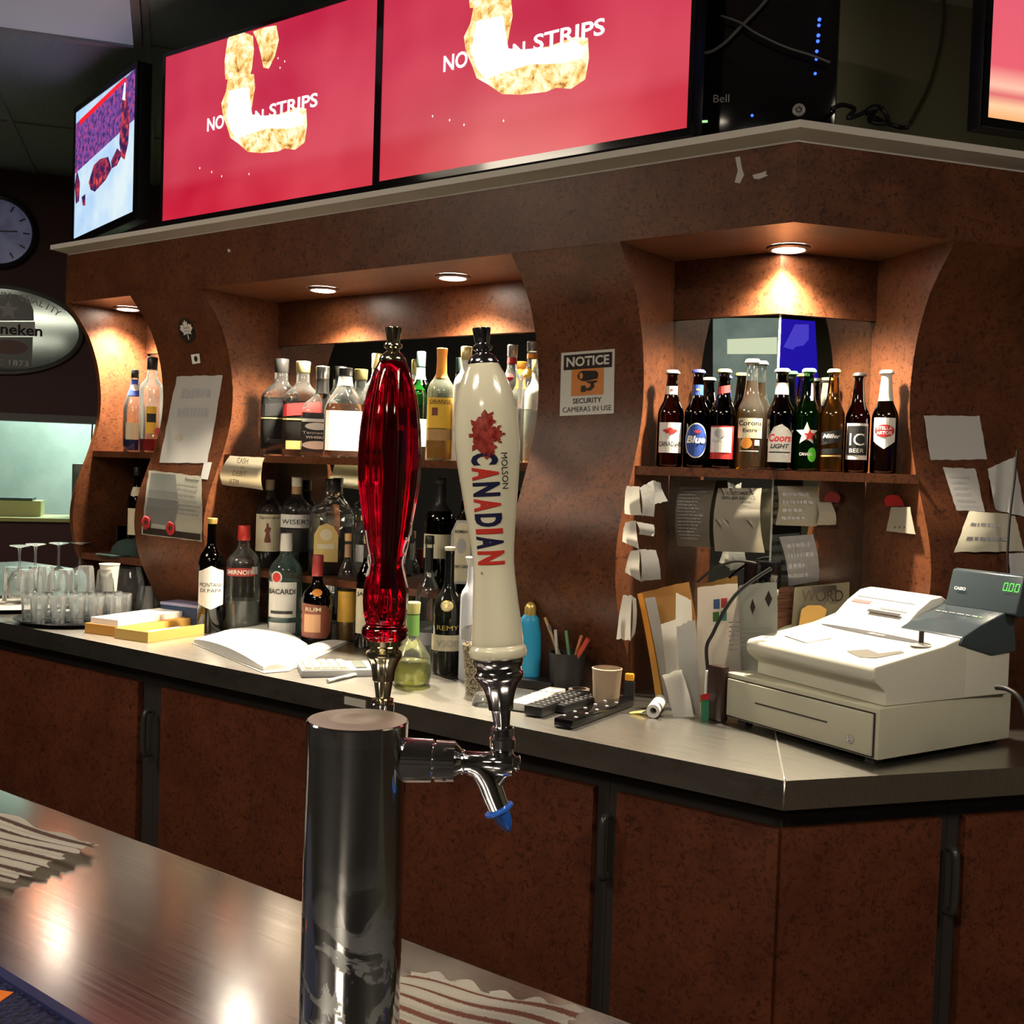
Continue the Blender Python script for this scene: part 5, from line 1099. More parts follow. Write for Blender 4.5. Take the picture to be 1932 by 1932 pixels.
spf = smoothpf([(0, .040), (.02, .044), (.07, .056), (.11, .056), (.155, .046)], 3); g_ = gobj('glass_wall', spf, t, 28); wrapped('lettering', text_bm('STELLA', .05, .018, .0), body_fn(spf, .01, .045), pm('dim_red', (.25, .08, .08)), g_, .006)
def cups(label, px, py, h, r, n=1):
    q = on(px, py, PZ(CZ)); t = thing('plastic_cup', label, 'cup', V((q.x, q.y, CZ)), 0); lathe('cup_wall', [(0, r), (h * .9, r * .8), (h, r * .72), (h, .001)], LWHITE, t, 20, top=False); return t
cups('white upturned plastic cup left of the dark blue box', 277, 1150, .085, .028)
cups('white upturned plastic cup behind the dark blue box', 296, 1140, .10, .028)
q = on(325, 1178, PZ(CZ)); t = thing('storage_box', 'dark blue box with a pale lavender top behind the napkin trays', 'box', V((q.x + .03, q.y + .035, CZ)), math.radians(8)); box('box_body', (-.09, -.03, 0), (.09, .05, .062), pm('box_blue', (.025, .05, .12), .5), t, .003); box('box_lid', (-.092, -.032, .0625), (.092, .052, .072), pm('box_lav', (.28, .28, .45), .4), t, .002)
def tray(label, p0, p1, p2, h, m, group=None, z=CZ, tilt=0):
    a, b, c = [on(x, y, PZ(z)) for x, y in (p0, p1, p2)]; ex = (b - a).normalized(); w = (b - a).length; l = abs((c - b).dot(UP.cross(ex)))
    t = thing('napkin_tray', label, 'tray', a, math.atan2(ex.y, ex.x), group); e = .005
    bm = bmesh.new(); box_bm(bm, (0, 0, 0), (w, l, e))
    for lo, hi in (((0, 0, e), (w, e, h)), ((0, l - e, e), (w, l, h)), ((0, e, e), (e, l - e, h)), ((w - e, e, e), (w, l - e, h))): box_bm(bm, lo, hi)
    fin(bm, 'tray_body', m, t); t.rotation_euler[0] = tilt; return t, w, l
OT = pm('tray_orange', (.70, .32, .06), .4); YT = pm('tray_tan', (.70, .44, .12), .4)
t, w_, l_ = tray('tan plastic tray holding lighters and slips, under the orange tray', (216, 1203), (279, 1212), (362, 1180), .030, YT)
box('paper_slip', (w_ * .2, l_ * .3, .0052), (w_ * .8, l_ * .7, .012), PAPER, t)
t, w_, l_ = tray('orange plastic tray overfull with white napkins, left of the open ledger', (160, 1193), (222, 1201), (300, 1168), .030, OT, z=CZ + .0)
nn_ = box('napkin_stack', (.012, .012, .006), (w_ - .012, l_ - .012, .048), PAPER); nn_.matrix_world = t.matrix_basis @ Matrix.Translation((0, 0, 0)); tag(nn_, 'pile of white napkins in the orange tray', 'napkins')
# open ledger
t = thing('ledger_book', 'open ledger of blank white pages lying on the back counter', 'book', on(490, 1240, PZ(CZ + .0006)))
mt = t.matrix_basis.inverted() if False else Matrix.Translation(-t.location)
def page(q, m, name, z0, bul, seed):
    pts = [on(x, y, PZ(CZ + z0)) + mt.to_translation() for x, y in q]; return sheet(name, pts, m, t, bul, 10, .006, rip=.0, seed=seed)
sheet_ = lambda q, z: [on(x, y, PZ(CZ + z)) - t.location for x, y in q]
bm = bmesh.new()
def pageblock(q, th, name):
    bm = bmesh.new(); a = [V(p) for p in sheet_(q, .001)]; n_ = 12
    for i in range(n_): pass
    g = []
    for j in range(n_ + 1):
        u = j / n_; hgt = th * (.55 + .75 * math.sin(math.pi * min(1, u * 1.05)) ** .8)
        lo0, lo1 = a[0] * (1 - u) + a[1] * u, a[3] * (1 - u) + a[2] * u
        g.append([bm.verts.new(p) for p in (lo0, lo1, lo1 + UP * hgt, lo0 + UP * hgt)])
    for p, r in zip(g, g[1:]):
        for k in range(4): bm.faces.new((p[k], p[(k + 1) % 4], r[(k + 1) % 4], r[k]))
    bm.faces.new(g[0]); bm.faces.new(g[-1][::-1]); bmesh.ops.recalc_face_normals(bm, faces=bm.faces); return fin(bm, name, PAPER, t, True, 40)
pageblock([(366, 1213), (497, 1266), (580, 1222), (480, 1180)], .020, 'left_pages')
pageblock([(498, 1266), (540, 1262), (655, 1213), (581, 1222)], .012, 'right_pages')
box_ = [on(x, y, PZ(CZ)) - t.location for x, y in ((362, 1214), (498, 1271), (545, 1267), (662, 1212), (480, 1172))]
prism('cover', [(p.x, p.y) for p in box_], .0, .0012, pm('cover_grey', (.35, .34, .32), .6), t)
# calculator
def flat(label, name, cat, px, py, ang_, w, l, h, m, z=CZ, b=.003, group=None, tilt=0):
    t = thing(name, label, cat, on(px, py, PZ(z)), math.radians(ang_), group); t.rotation_euler[0] = tilt
    body = box('casing', (-w / 2, -l / 2, 0), (w / 2, l / 2, h), m, t, b); return t, body
t, bdy = flat('pale desk calculator with a grey display next to the ledger', 'calculator', 'calculator', 636, 1262, 20, .14, .19, .018, pm('calc_body', (.42, .42, .42), .4), tilt=0)
t.location = on(633, 1268, PZ(CZ)) ; t.rotation_euler = (0, 0, math.radians(-38))
box('face_plate', (-.066, -.09, .018), (.066, .03, .020), pm('calc_face', (.45, .42, .30), .5), t); box('display', (-.048, .048, .018), (.048, .076, .0215), pm('calc_lcd', (.20, .23, .20), .2), t)
bm = bmesh.new()
for i in range(5):
    for j in range(5): 
        k = box('calculator_key', (-.060 + i * .0245, -.084 + j * .0225, .0201), (-.042 + i * .0245, -.068 + j * .0225, .0245), CREAM, t)
bm.free()
def pen(label, a, b, r, m, capm=None, z=None, cf=.3, name='pen', cat='pen', group=None):
    a, b = V(a), V(b); t = thing(name, label, cat, a, 0, group); d = b - a
    tb = lambda u0, u1, r_, mm, nm: fin((lambda bm: (tube_bm(bm, [d * u0, d * u1], r_, 10), bm)[1])(bmesh.new()), nm, mm, t, True, 60)
    tb(0, 1 - cf, r, m, 'barrel'); tb(1 - cf, 1, r * 1.1, capm or m, 'pen_cap'); return t
cz5 = CZ + .0055
pen('white pen with a red cap lying in front of the calculator', on(618, 1285, PZ(cz5)), on(706, 1264, PZ(cz5)), .005, LWHITE, pm('pen_red', (.65, .06, .03), .3))
# houndstooth cup, pen holder, candle, lighter and remotes
q = on(900, 1308, PZ(CZ)); t = thing('patterned_cup', 'beige paper cup with a dark houndstooth pattern behind the cream tap handle', 'cup', q)
k = depth(q) / F; HT = mat('houndstooth', (.5, .45, .32), .5)
_N, _L = NT(HT); _v = coords(HT, 'Object'); _n = noise(HT, _v, 95, 1, .3, 3.0); link(HT, ramp(HT, _n, [(.47, (.07, .05, .03)), (.50, (.52, .46, .32))]), bc(HT))
lathe('cup_wall', [(0, 22 * k), (88 * k, 30 * k), (92 * k, 31 * k), (94 * k, 30 * k), (90 * k, 28 * k), (4 * k, 20 * k), (3 * k, .001)], HT, t, 28, top=False)
q = on(915, 1330, PZ(CZ)); t = thing('shot_glass', 'small upturned clear glass in front of the houndstooth cup', 'glass', q); gobj('glass_wall', [(0, .032), (.015, .029), (.028, .022), (.03, .001)], t)
q = on(1068, 1302, PZ(CZ)); q0 = V(q); t = thing('pen_holder', 'black mesh pen holder against the wide wavy pillar', 'pen holder', q)
lathe('holder_wall', [(0, .04), (.095, .046), (.097, .0455), (.096, .043), (.003, .037), (.003, .001)], pm('mesh_black', (.018, .018, .018), .5), t, 24, top=False)
pens = [((1028, 1165), (.42, .28, .12), 'wooden pencil standing upright in the pen holder'), ((1036, 1180), (.16, .16, .16), 'grey pen in the black pen holder beside the pencil'), ((1048, 1188), (.5, .5, .48), 'white tipped pen leaning in the pen holder'), ((1068, 1190), (.12, .30, .14), 'thin green pen in the pen holder'), ((1097, 1200), (.6, .22, .1), 'orange pen leaning to the right in the pen holder'), ((1110, 1205), (.50, .06, .03), 'red marker leaning furthest right in the pen holder')]
for i, ((px, py), c_, lab) in enumerate(pens):
    b_ = on(px, py, (V((0, 1, 0)), q0.y + .0 - .01)); f_ = q0 + V((.02 * math.cos(i * 2.1), .02 * math.sin(i * 2.1), .008))
    pen(lab, f_, b_, .0038 + .002 * (i == 5), pm('pen_col%d' % i, c_, .4), group='pens in the pen holder')
t, _ = flat('flat black box behind the pale remote control', 'flat_box', 'box', 1012, 1296, 12, .11, .07, .022, BLACK)
def remote(label, a, b, w, h, m, km, rows=7, group='remote controls on the back counter', cols=3):
    a, b = on(*a, PZ(CZ)), on(*b, PZ(CZ)); d = b - a; t = thing('remote_control', label, 'remote control', (a + b) / 2, math.atan2(d.y, d.x), group); l = d.length
    box('casing', (-l / 2, -w / 2, 0.001), (l / 2, w / 2, h), m, t, .004)
    for i in range(rows):
        for j in range(cols):
            x = -l * .40 + i * l * .80 / rows; y = -w * .32 + j * w * .64 / (cols - 1)
            box('button', (x - .0035, y - .003, h), (x + .0035, y + .003, h + .0018), km, t)
    return t
remote('pale cream remote control lying behind the black ones', (975, 1342), (1052, 1312), .045, .020, WHITE, LWHITE, 4)
remote('black remote control with rows of small keys beside the pale one', (1005, 1352), (1098, 1320), .048, .024, BLACK, pm('key_grey', (.16, .16, .16)), 9)
remote('middle black remote control partly hidden behind the longest one', (1050, 1345), (1130, 1322), .040, .020, BLACK, pm('key_grey', (.16, .16, .16)), 7)
remote('longest glossy black remote control nearest the counter edge', (1062, 1374), (1180, 1330), .046, .020, GBLACK, pm('key_lit', (.5, .5, .5)), 5, cols=2)
q = on(1143, 1330, PZ(CZ)); t = thing('paper_cup', 'tan paper cup standing behind the remote controls', 'cup', q); k = depth(q) / F
lathe('cup_wall', [(0, 24 * k), (66 * k, 28 * k), (70 * k, 29 * k), (71 * k, 27 * k), (5 * k, 22 * k), (4 * k, .001)], pm('cup_tan', (.40, .30, .21), .5), t, 28, top=False)
q = on(1092, 1316, PZ(CZ)); t = thing('tape_roll', 'shiny roll of clear tape in front of the tan paper cup', 'tape', q); lathe('tape_ring', [(0, .018), (0, .026), (.022, .026), (.022, .018)], pm('tape_clear', (.55, .42, .34), .1, trans=.4), t, 28, top=False, bot=False)
q = on(1131, 1322, PZ(CZ)); t = thing('shot_glass', 'tiny clear glass just in front of the tan paper cup', 'glass', q); gobj('glass_wall', [(0, .011), (.026, .013), (.027, .012)], t)
q = on(1186, 1330, PZ(CZ)); t = thing('lighter', 'black lighter with an orange top beside the tan paper cup', 'lighter', q, .4); box('lighter_body', (-.013, -.009, 0), (.013, .009, .058), BLACK, t, .003); box('lighter_top', (-.011, -.008, .0585), (.011, .008, .076), pm('lighter_orange', (.85, .38, .03), .4), t, .004)
q = on(1204, 1348, PZ(CZ)); t = thing('paper_scrap', 'small yellow scrap of paper on the counter by the rolled paper', 'paper', q); sheet('scrap', [V((-.02, .01, .002)), V((.02, .014, .012)), V((.015, -.012, .008)), V((-.016, -.014, .002))], pm('scrap_yellow', (.65, .58, .22), .7), t, .002)
# rolled paper
a, b = on(1232, 1342, PZ(CZ + .016)), on(1262, 1300, PZ(CZ + .016)); t = thing('paper_roll', 'white rolled sheet lying beside the brown envelopes', 'paper roll', a); d = (b - a).normalized()
bm = bmesh.new(); ang0 = d.to_track_quat('Z', 'Y').to_matrix().to_4x4(); lathe_bm(bm, [(0, .0155), (.12, .0155), (.12, .008), (0, .008)], 20, top=False, bot=False); 
_r = bm.verts[:]; bm.verts.ensure_lookup_table(); n_ = 20
for i in range(n_): bm.faces.new((bm.verts[i], bm.verts[(i + 1) % n_], bm.verts[3 * n_ + (i + 1) % n_], bm.verts[3 * n_ + i]))
bmesh.ops.transform(bm, matrix=ang0, verts=bm.verts); fin(bm, 'roll', PAPER, t, True, 50)
# ------------------------------------------------------------------ upright papers in the niche
def stand(label, quad, pl, m, bulge, cat='papers', name='standing_paper', thick=.002, group='papers standing in the corner niche', seed=1, rip=.004):
    q = [on(x, y, pl) for x, y in quad]; o = sheet(name, q, m, None, bulge, 8, thick, rip=rip, seed=seed); tag(o, label, cat, group); return o
BR_ = pm('envelope_tan', (.60, .36, .13), .6); BO = pm('envelope_orange', (.80, .46, .10), .5)
e = -.0; EP = V((.42, -.91, 0)).normalized(); 
base = on(1290, 1352, PZ(CZ)); 
def plE(px, py, nrm=V((-.25, .97, 0))): b_ = on(px, py, PZ(CZ)); n_ = nrm.normalized(); return (n_, n_.dot(b_))
stand('large tan envelope leaning at the left of the paper stack', [(1202, 1120), (1300, 1097), (1340, 1330), (1243, 1335)], plE(1290, 1322), BR_, -.01, 'envelope', 'brown_envelope', .004)
s = [on(x, y, plE(1290, 1326)) for x, y in ((1203, 1121), (1212, 1119), (1252, 1334), (1240, 1337))]; tag(sheet('envelope_edge', s, BO, None, -.01, 8, .008), 'orange edge of a padded envelope beside the paper stack', 'envelope')
stand('grey folder standing just inside the tan envelope', [(1216, 1129), (1236, 1126), (1275, 1330), (1256, 1332)], plE(1290, 1330), GREYP, -.008, 'folder', 'grey_folder', .003)
stand('tall folded white sheet in the middle of the paper stack', [(1275, 1118), (1304, 1132), (1312, 1335), (1270, 1338)], plE(1296, 1338), PAPER, -.006, seed=2)
stand('white bill with a red mark leaning in front of the tan envelope', [(1247, 1178), (1285, 1165), (1300, 1330), (1262, 1330)], plE(1285, 1340), PAPER, -.004, seed=3)
stand('bundle of folded white slips at the foot of the paper stack', [(1250, 1275), (1285, 1262), (1310, 1352), (1270, 1356)], plE(1285, 1354), PAPER, -.006, seed=4, thick=.008, rip=.02)
stand('second bundle of grey slips at the foot of the paper stack', [(1276, 1180), (1312, 1170), (1322, 1352), (1285, 1352)], plE(1296, 1350), GREYP, -.004, seed=5, thick=.005, rip=.02)
s = stand('glossy brochure with four small colour pictures in the paper stack', [(1316, 1108), (1392, 1100), (1400, 1335), (1312, 1308)], plE(1325, 1346), pm('brochure', (.66, .62, .56), .35), -.004, 'brochure', 'brochure', .004)
for i, ((a_, b_), c_) in enumerate((((1352, 1140), (.10, .18, .35)), ((1366, 1138), (.50, .10, .10)), ((1351, 1164), (.10, .25, .08)), ((1365, 1162), (.12, .30, .30)))):
    pl = plE(1325, 1346); q = [on(x, y, (pl[0], pl[1] - .008)) for x, y in ((a_ - 6, b_ - 9), (a_ + 6, b_ - 10), (a_ + 6, b_ + 9), (a_ - 6, b_ + 9))]; sheet('small_picture', q, pm('pic%d' % i, c_, .4), s, 0, 2, .0005)
s = stand('red white and green folded leaflet in front of the brochure', [(1322, 1312), (1338, 1308), (1337, 1360), (1323, 1360)], plE(1330, 1360), pm('leaf_green2', (.05, .30, .16), .4), 0, 'leaflet', 'leaflet', .003)
pl = plE(1330, 1360); sheet('red_band', [on(x, y, (pl[0], pl[1] - .004)) for x, y in ((1322, 1311), (1338, 1307), (1338, 1319), (1323, 1322))], pm('leaf_red2', (.60, .03, .04), .4), s, 0, 2, .0005)
GY = pm('clear_wallet', (.30, .31, .29), .2)
s = stand('grey plastic document wallet with black printing behind the register', [(1395, 1104), (1466, 1098), (1462, 1260), (1338, 1352)], plE(1370, 1350, V((-.05, 1, 0))), GY, -.01, 'document wallet', 'document_wallet', .004)
pl = plE(1370, 1350, V((-.05, 1, 0)))
for a_, b_, w_, h_ in ((1420, 1145, 5, 16), (1450, 1130, 7, 16)):
    wrapped('printed_mark', poly_bm([(-1, 0), (0, 1), (1, 0), (0, -1)]), lambda x, y: on(a_ + x * w_, b_ + y * h_, (pl[0], pl[1] - .018)), SB, s)
wrapped('faint_writing', scribble_bm(70, 60, 7, 5, .3, 1.0), lambda x, y: on(1410 + x, 1200 + y, (pl[0], pl[1] - .018)), pm('dull_ink', (.22, .22, .20)), s)
bpts = [(1316, 1098), (1345, 1075), (1380, 1060), (1410, 1060), (1445, 1068)]
lead('short black cable arching from the adapter towards the mirror', bpts, PY(YA - .09), .0035, BCAB, name='cable')
lead('long black cable curving down behind the paper stack to the counter', [(1455, 1072), (1420, 1095), (1390, 1120), (1365, 1155), (1345, 1195), (1333, 1222), (1336, 1270), (1341, 1320), (1350, 1362)], plE(1350, 1356), .0042, BCAB)
q = on(1425, 1350, PZ(CZ)); pq = plE(1400, 1346, V((0, 1, 0))); c = on(1440, 1085, PY(YA - .075)); t = thing('card_terminal', 'black power brick hanging at the mirror corner above the document wallet', 'power brick', c, -.3)
box('brick_body', (-.045, -.02, -.03), (.04, .02, .035), GBLACK, t, .006); box('cable_plug', (.02, -.03, -.045), (.05, .0, -.03), pm('plug_clear', (.5, .52, .5), .3), t, .003)
s_ = on(1350, 1358, PZ(CZ)); t = thing('card_reader', 'slim dark card reader standing between the paper stack and the cash drawer', 'card reader', s_, math.radians(-15)); box('reader_body', (-.020, -.012, 0), (.026, .012, .125), pm('reader_dark', (.04, .022, .018), .3), t, .006); box('reader_edge', (-.026, -.013, .0), (-.0205, .012, .11), LWHITE, t, .002)
# corrugated box and magazine behind the register
pW = PN(NB - .05)
s = [on(x, y, pW) for x, y in ((1468, 1108), (1497, 1106), (1496, 1175), (1462, 1190))]
t = tag(sheet('stacked_magazines', s, pm('mag_edges', (.30, .13, .08), .6), None, 0, 4, .03), 'stack of red brown magazines seen edge on behind the wallet', 'magazines')
for i in range(5):
    y_ = 1116 + i * 12; sheet('magazine_gap', [on(x, y, (N2, NB - .067)) for x, y in ((1467, y_), (1496, y_ - 1), (1496, y_ + 2), (1467, y_ + 3))], pm('mag_gap', (.10, .035, .02), .6), t, 0, 1, .001)
s = sheet('puzzle_magazine', [on(x, y, PN(NB - .07)) for x, y in ((1499, 1108), (1603, 1098), (1600, 1190), (1492, 1200))], pm('mag_tan', (.42, .38, .28), .5), None, 0, 4, .006); tag(s, 'tan puzzle magazine propped behind the register', 'magazine')
pw2 = (N2, NB - .0795)
cM = on(1552, 1124, pw2); wrapped('lettering', text_bm('WORD', .115, .028, 0), plane_fn(cM, D2, UP), SB, s)
wrapped('cover_picture', poly_bm([(1508, 1172), (1512, 1150), (1524, 1142), (1548, 1142), (1560, 1150), (1556, 1165), (1530, 1178), (1505, 1190)]), lambda x, y: on(x, y, pw2), pm('cover_art', (.75, .45, .12), .5), s)
wrapped('title_band', poly_bm([(1534, 1108), (1578, 1104), (1578, 1113), (1534, 1118)]), lambda x, y: on(x, y, pw2), SB, s)
o = fin(poly_bm([(1672, 955), (1668, 945), (1672, 936), (1682, 933), (1695, 935), (1703, 945), (1706, 955)]), 'red_rosette', pm('rosette', (.38, .01, .01), .6))
for v in o.data.vertices: v.co = on(v.co.x, v.co.y, (D2, d3 - .010))
tag(o, 'dark red round sticker on the right side wall of the corner niche', 'sticker')

# ------------------------------------------------------------------ cash drawer and register
LO = V((-1.074, 2.293, CZ)); RA = math.atan2(-.358, .934)
t = thing('till_box', 'cream metal cash drawer with a slot and lock under the register', 'cash drawer', LO, RA)
DW, DD, DH = .424, .43, .112
DM = pm('drawer_cream', (.50, .49, .38), .45)
box('casing', (0, .004, .012), (DW, DD, DH), DM, t, .002)
d_ = box('drawer_front', (.012, -.003, .018), (DW - .012, .004, DH - .012), DM, t, .002)
box('front_gap', (.009, .0012, .015), (DW - .009, .0038, DH - .009), DARK, d_)
box('slot', (.10, -.0036, .060), (.302, -.002, .0635), DARK, d_)
M = Matrix.Translation((.362, -.003, .042)) @ rotm(math.pi / 2, 'X'); lathe('lock', [(0, .0095), (.003, .009), (.003, .006), (.0015, .0055), (.0015, .0005)], CHROME, d_, 24, mtx=M)
for x, y in ((.04, .03), (DW - .03, .03), (.04, DD - .03), (DW - .03, DD - .03)): box('foot', (x - .012, y - .012, 0), (x + .012, y + .012, .0125), DARK, t)
RGM = Matrix.Rotation(math.radians(-4), 4, 'Z')
t = thing('cash_register', 'cream cash register with a dark display panel reading 0.00', 'cash register', LO + V((.934, -.358, 0)) * .040 + V((.358, .934, 0)) * .022 + UP * (DH + .0005), RA + math.radians(-4))
RW = .372
CRG = pm('register_cream', (.62, .61, .52), .4)
side = [(0.035, 0), (.035, .028), (.008, .046), (.0, .056), (.0, .072), (.006, .080), (.20, .112), (.265, .130), (.265, .0)]
def xprism(name, prof, x0, x1, m, parent, b=0, seg=3, auto=35):
    bm = bmesh.new(); a = [bm.verts.new((x0, y, z)) for y, z in prof]; c = [bm.verts.new((x1, y, z)) for y, z in prof]; n_ = len(prof)
    bm.faces.new(a); bm.faces.new(c[::-1])
    for i in range(n_): bm.faces.new((a[i], c[i], c[(i + 1) % n_], a[(i + 1) % n_]))
    bmesh.ops.recalc_face_normals(bm, faces=bm.faces)
    if b: bev(bm, b, seg)
    return fin(bm, name, m, parent, True, auto)
xprism('front_case', side, 0, RW, CRG, t, .006)
xprism('rear_case', [(.262, 0), (.262, .13), (.30, .142), (.36, .145), (.395, .125), (.402, .09), (.402, 0)], .001, RW - .001, CRG, t, .005)
xprism('printer_cover', [(.24, .118), (.262, .128), (.30, .160), (.340, .184), (.375, .190), (.405, .172), (.41, .12)], .002, .212, WHITE, t, .004)
DP = pm('dark_panel', (.045, .060, .070), .18)
xprism('display_housing', [(.236, .112), (.248, .128), (.30, .150), (.38, .176), (.405, .165), (.415, .09), (.34, .085)], .213, RW + .003, DP, t, .004)
# display slab
sl = xprism('customer_display', [(.385, .165), (.372, .172), (.392, .252), (.405, .255), (.418, .25), (.412, .17)], .222, RW + .03, DP, t, .004)
dn = V((0, -.970, .243)); du = V((0, .243, .970))
fD = plane_fn((.30, .3795, .212), (1, 0, 0), du, .0012)
SEG = emis('digit_green', lambda m: (.12, 1.0, .08), 1.6)
def seg7(parent, cx, cy, w, h, dots=True):
    bm = bmesh.new(); th = w * .16; x = cx
    for i in range(3):
        for (ax, ay, bw, bh) in ((0, h / 2, w, th), (0, -h / 2, w, th), (-w / 2, h / 4, th, h / 2 - th), (-w / 2, -h / 4, th, h / 2 - th), (w / 2, h / 4, th, h / 2 - th), (w / 2, -h / 4, th, h / 2 - th)):
            p = [(x + ax + sx * bw / 2 + (ay + sy * bh / 2) * .08, cy + ay + sy * bh / 2) for sx, sy in ((-1, -1), (1, -1), (1, 1), (-1, 1))]; bm.faces.new([bm.verts.new(c + (0,)) for c in p])
        if i == 0: bm.faces.new([bm.verts.new((x + w * .75 + a * th / 2, cy - h / 2 + b * th / 2, 0)) for a, b in ((-1, -1), (1, -1), (1, 1), (-1, 1))])
        x += w * 1.65
    return bm
wrapped('digits', seg7(None, .066, .016, .0085, .016), fD, SEG, sl)
wrapped('lettering', text_bm('CASIO', .030, .007, .03), plane_fn((.30 - .045, .3795, .212), (1, 0, 0), du, .0014), LWHITE, sl)
for x in (.066, .092): wrapped('small_print', text_bm('RATE' if x < .08 else 'TOTAL', .010, .0028, .0), plane_fn((.30 + x, .3795, .212), (1, 0, 0), du, .0014), pm('print_grey', (.35, .35, .35)), sl) if False else None
# operator panel print
pv = V((0, .10, .026)).normalized(); fo_ = plane_fn((.29, .345, .1636), (1, 0, 0), pv, .0016)
dh = [o for o in bpy.data.objects if o.name.startswith('display_housing')][0]
wrapped('digits', seg7(None, -.010, .018, .006, .012), fo_, emis('digit_dim', lambda m: (.10, .45, .05), .8), dh)
wrapped('digits', seg7(None, .045, -.012, .005, .009), fo_, bpy.data.materials['digit_dim'], dh)
wrapped('panel_print', scribble_bm(.12, .012, 1, 3, .4, 1.1), lambda x, y: fo_(x, y - .010), pm('print_grey', (.35, .35, .35)), dh)
# keyboard plate details on the sloping top: local y from .006 to .20
ts = V((0, .194, .032)).normalized(); fc = [o for o in bpy.data.objects if o.name.startswith('front_case')][0]
ft_ = plane_fn((0, .006, .080), (1, 0, 0), ts, .0008)
GR = pm('register_grey', (.07, .07, .08), .4)
wrapped('name_plate', poly_bm([(x * .155 + .19, y * .028 + .186) for x, y in oval(2, 1, 28)]), lambda x, y: ft_(x, y), GR, fc)
wrapped('lettering', text_bm('SE-S10', .045, .008, .02, .2), lambda x, y: ft_(x + .20, y + .186) + UP * .0006, LWHITE, fc)
wrapped('key_outline', poly_bm([(.05, .060), (.13, .045), (.132, .048), (.05, .064)]), lambda x, y: ft_(x, y) + UP * .0002, GR, fc)
wrapped('key_outline', poly_bm([(.13, .045), (.133, .046), (.150, .110), (.147, .110)]), lambda x, y: ft_(x, y) + UP * .0002, GR, fc)
wrapped('worn_patch', poly_bm([(.245, .05), (.30, .03), (.33, .045), (.345, .11), (.33, .115), (.31, .075), (.27, .085)]), lambda x, y: ft_(x, y) + UP * .0002, pm('worn', (.13, .12, .10), .6), fc)
kc = ft_(.335, .168); 
M = Matrix.Translation(kc); lathe('key_switch', [(0, .022), (.002, .021), (.002, .006), (.006, .006), (.006, .001)], pm('switch_grey', (.45, .45, .43), .3), t, 24, mtx=M, top=False); box('key', (-.0015, -.006, .006), (.0015, .006, .03), DARK, t, mtx=M)
pc = [o for o in bpy.data.objects if o.name.startswith('printer_cover')][0]
sv = V((0, .045, .026)).normalized(); fp_ = plane_fn((0, .30, .160), (1, 0, 0), sv, .0009)
wrapped('cover_line', poly_bm([(.02, .018), (.19, .018), (.19, .021), (.02, .021)]), fp_, GR, pc)
wrapped('cover_line', poly_bm([(.11, -.012), (.19, -.012), (.19, -.009), (.11, -.009)]), fp_, GR, pc)
wrapped('paper_slot', poly_bm([(.09, -.032), (.185, -.032), (.185, -.022), (.09, -.022)]), fp_, DARK, pc)
wrapped('red_mark', poly_bm([(.02, -.004), (.075, -.004), (.075, .008), (.02, .008)]), fp_, pm('pink_mark', (.42, .12, .12)), pc)
lead('thick black power cord looping off the back of the cash drawer', [(1880, 1297), (1900, 1300), (1922, 1315), (1936, 1345), (1945, 1400)], PD(D2.dot(LO + V((.934, -.358, 0)) * DW) + .18), .005, BCAB)
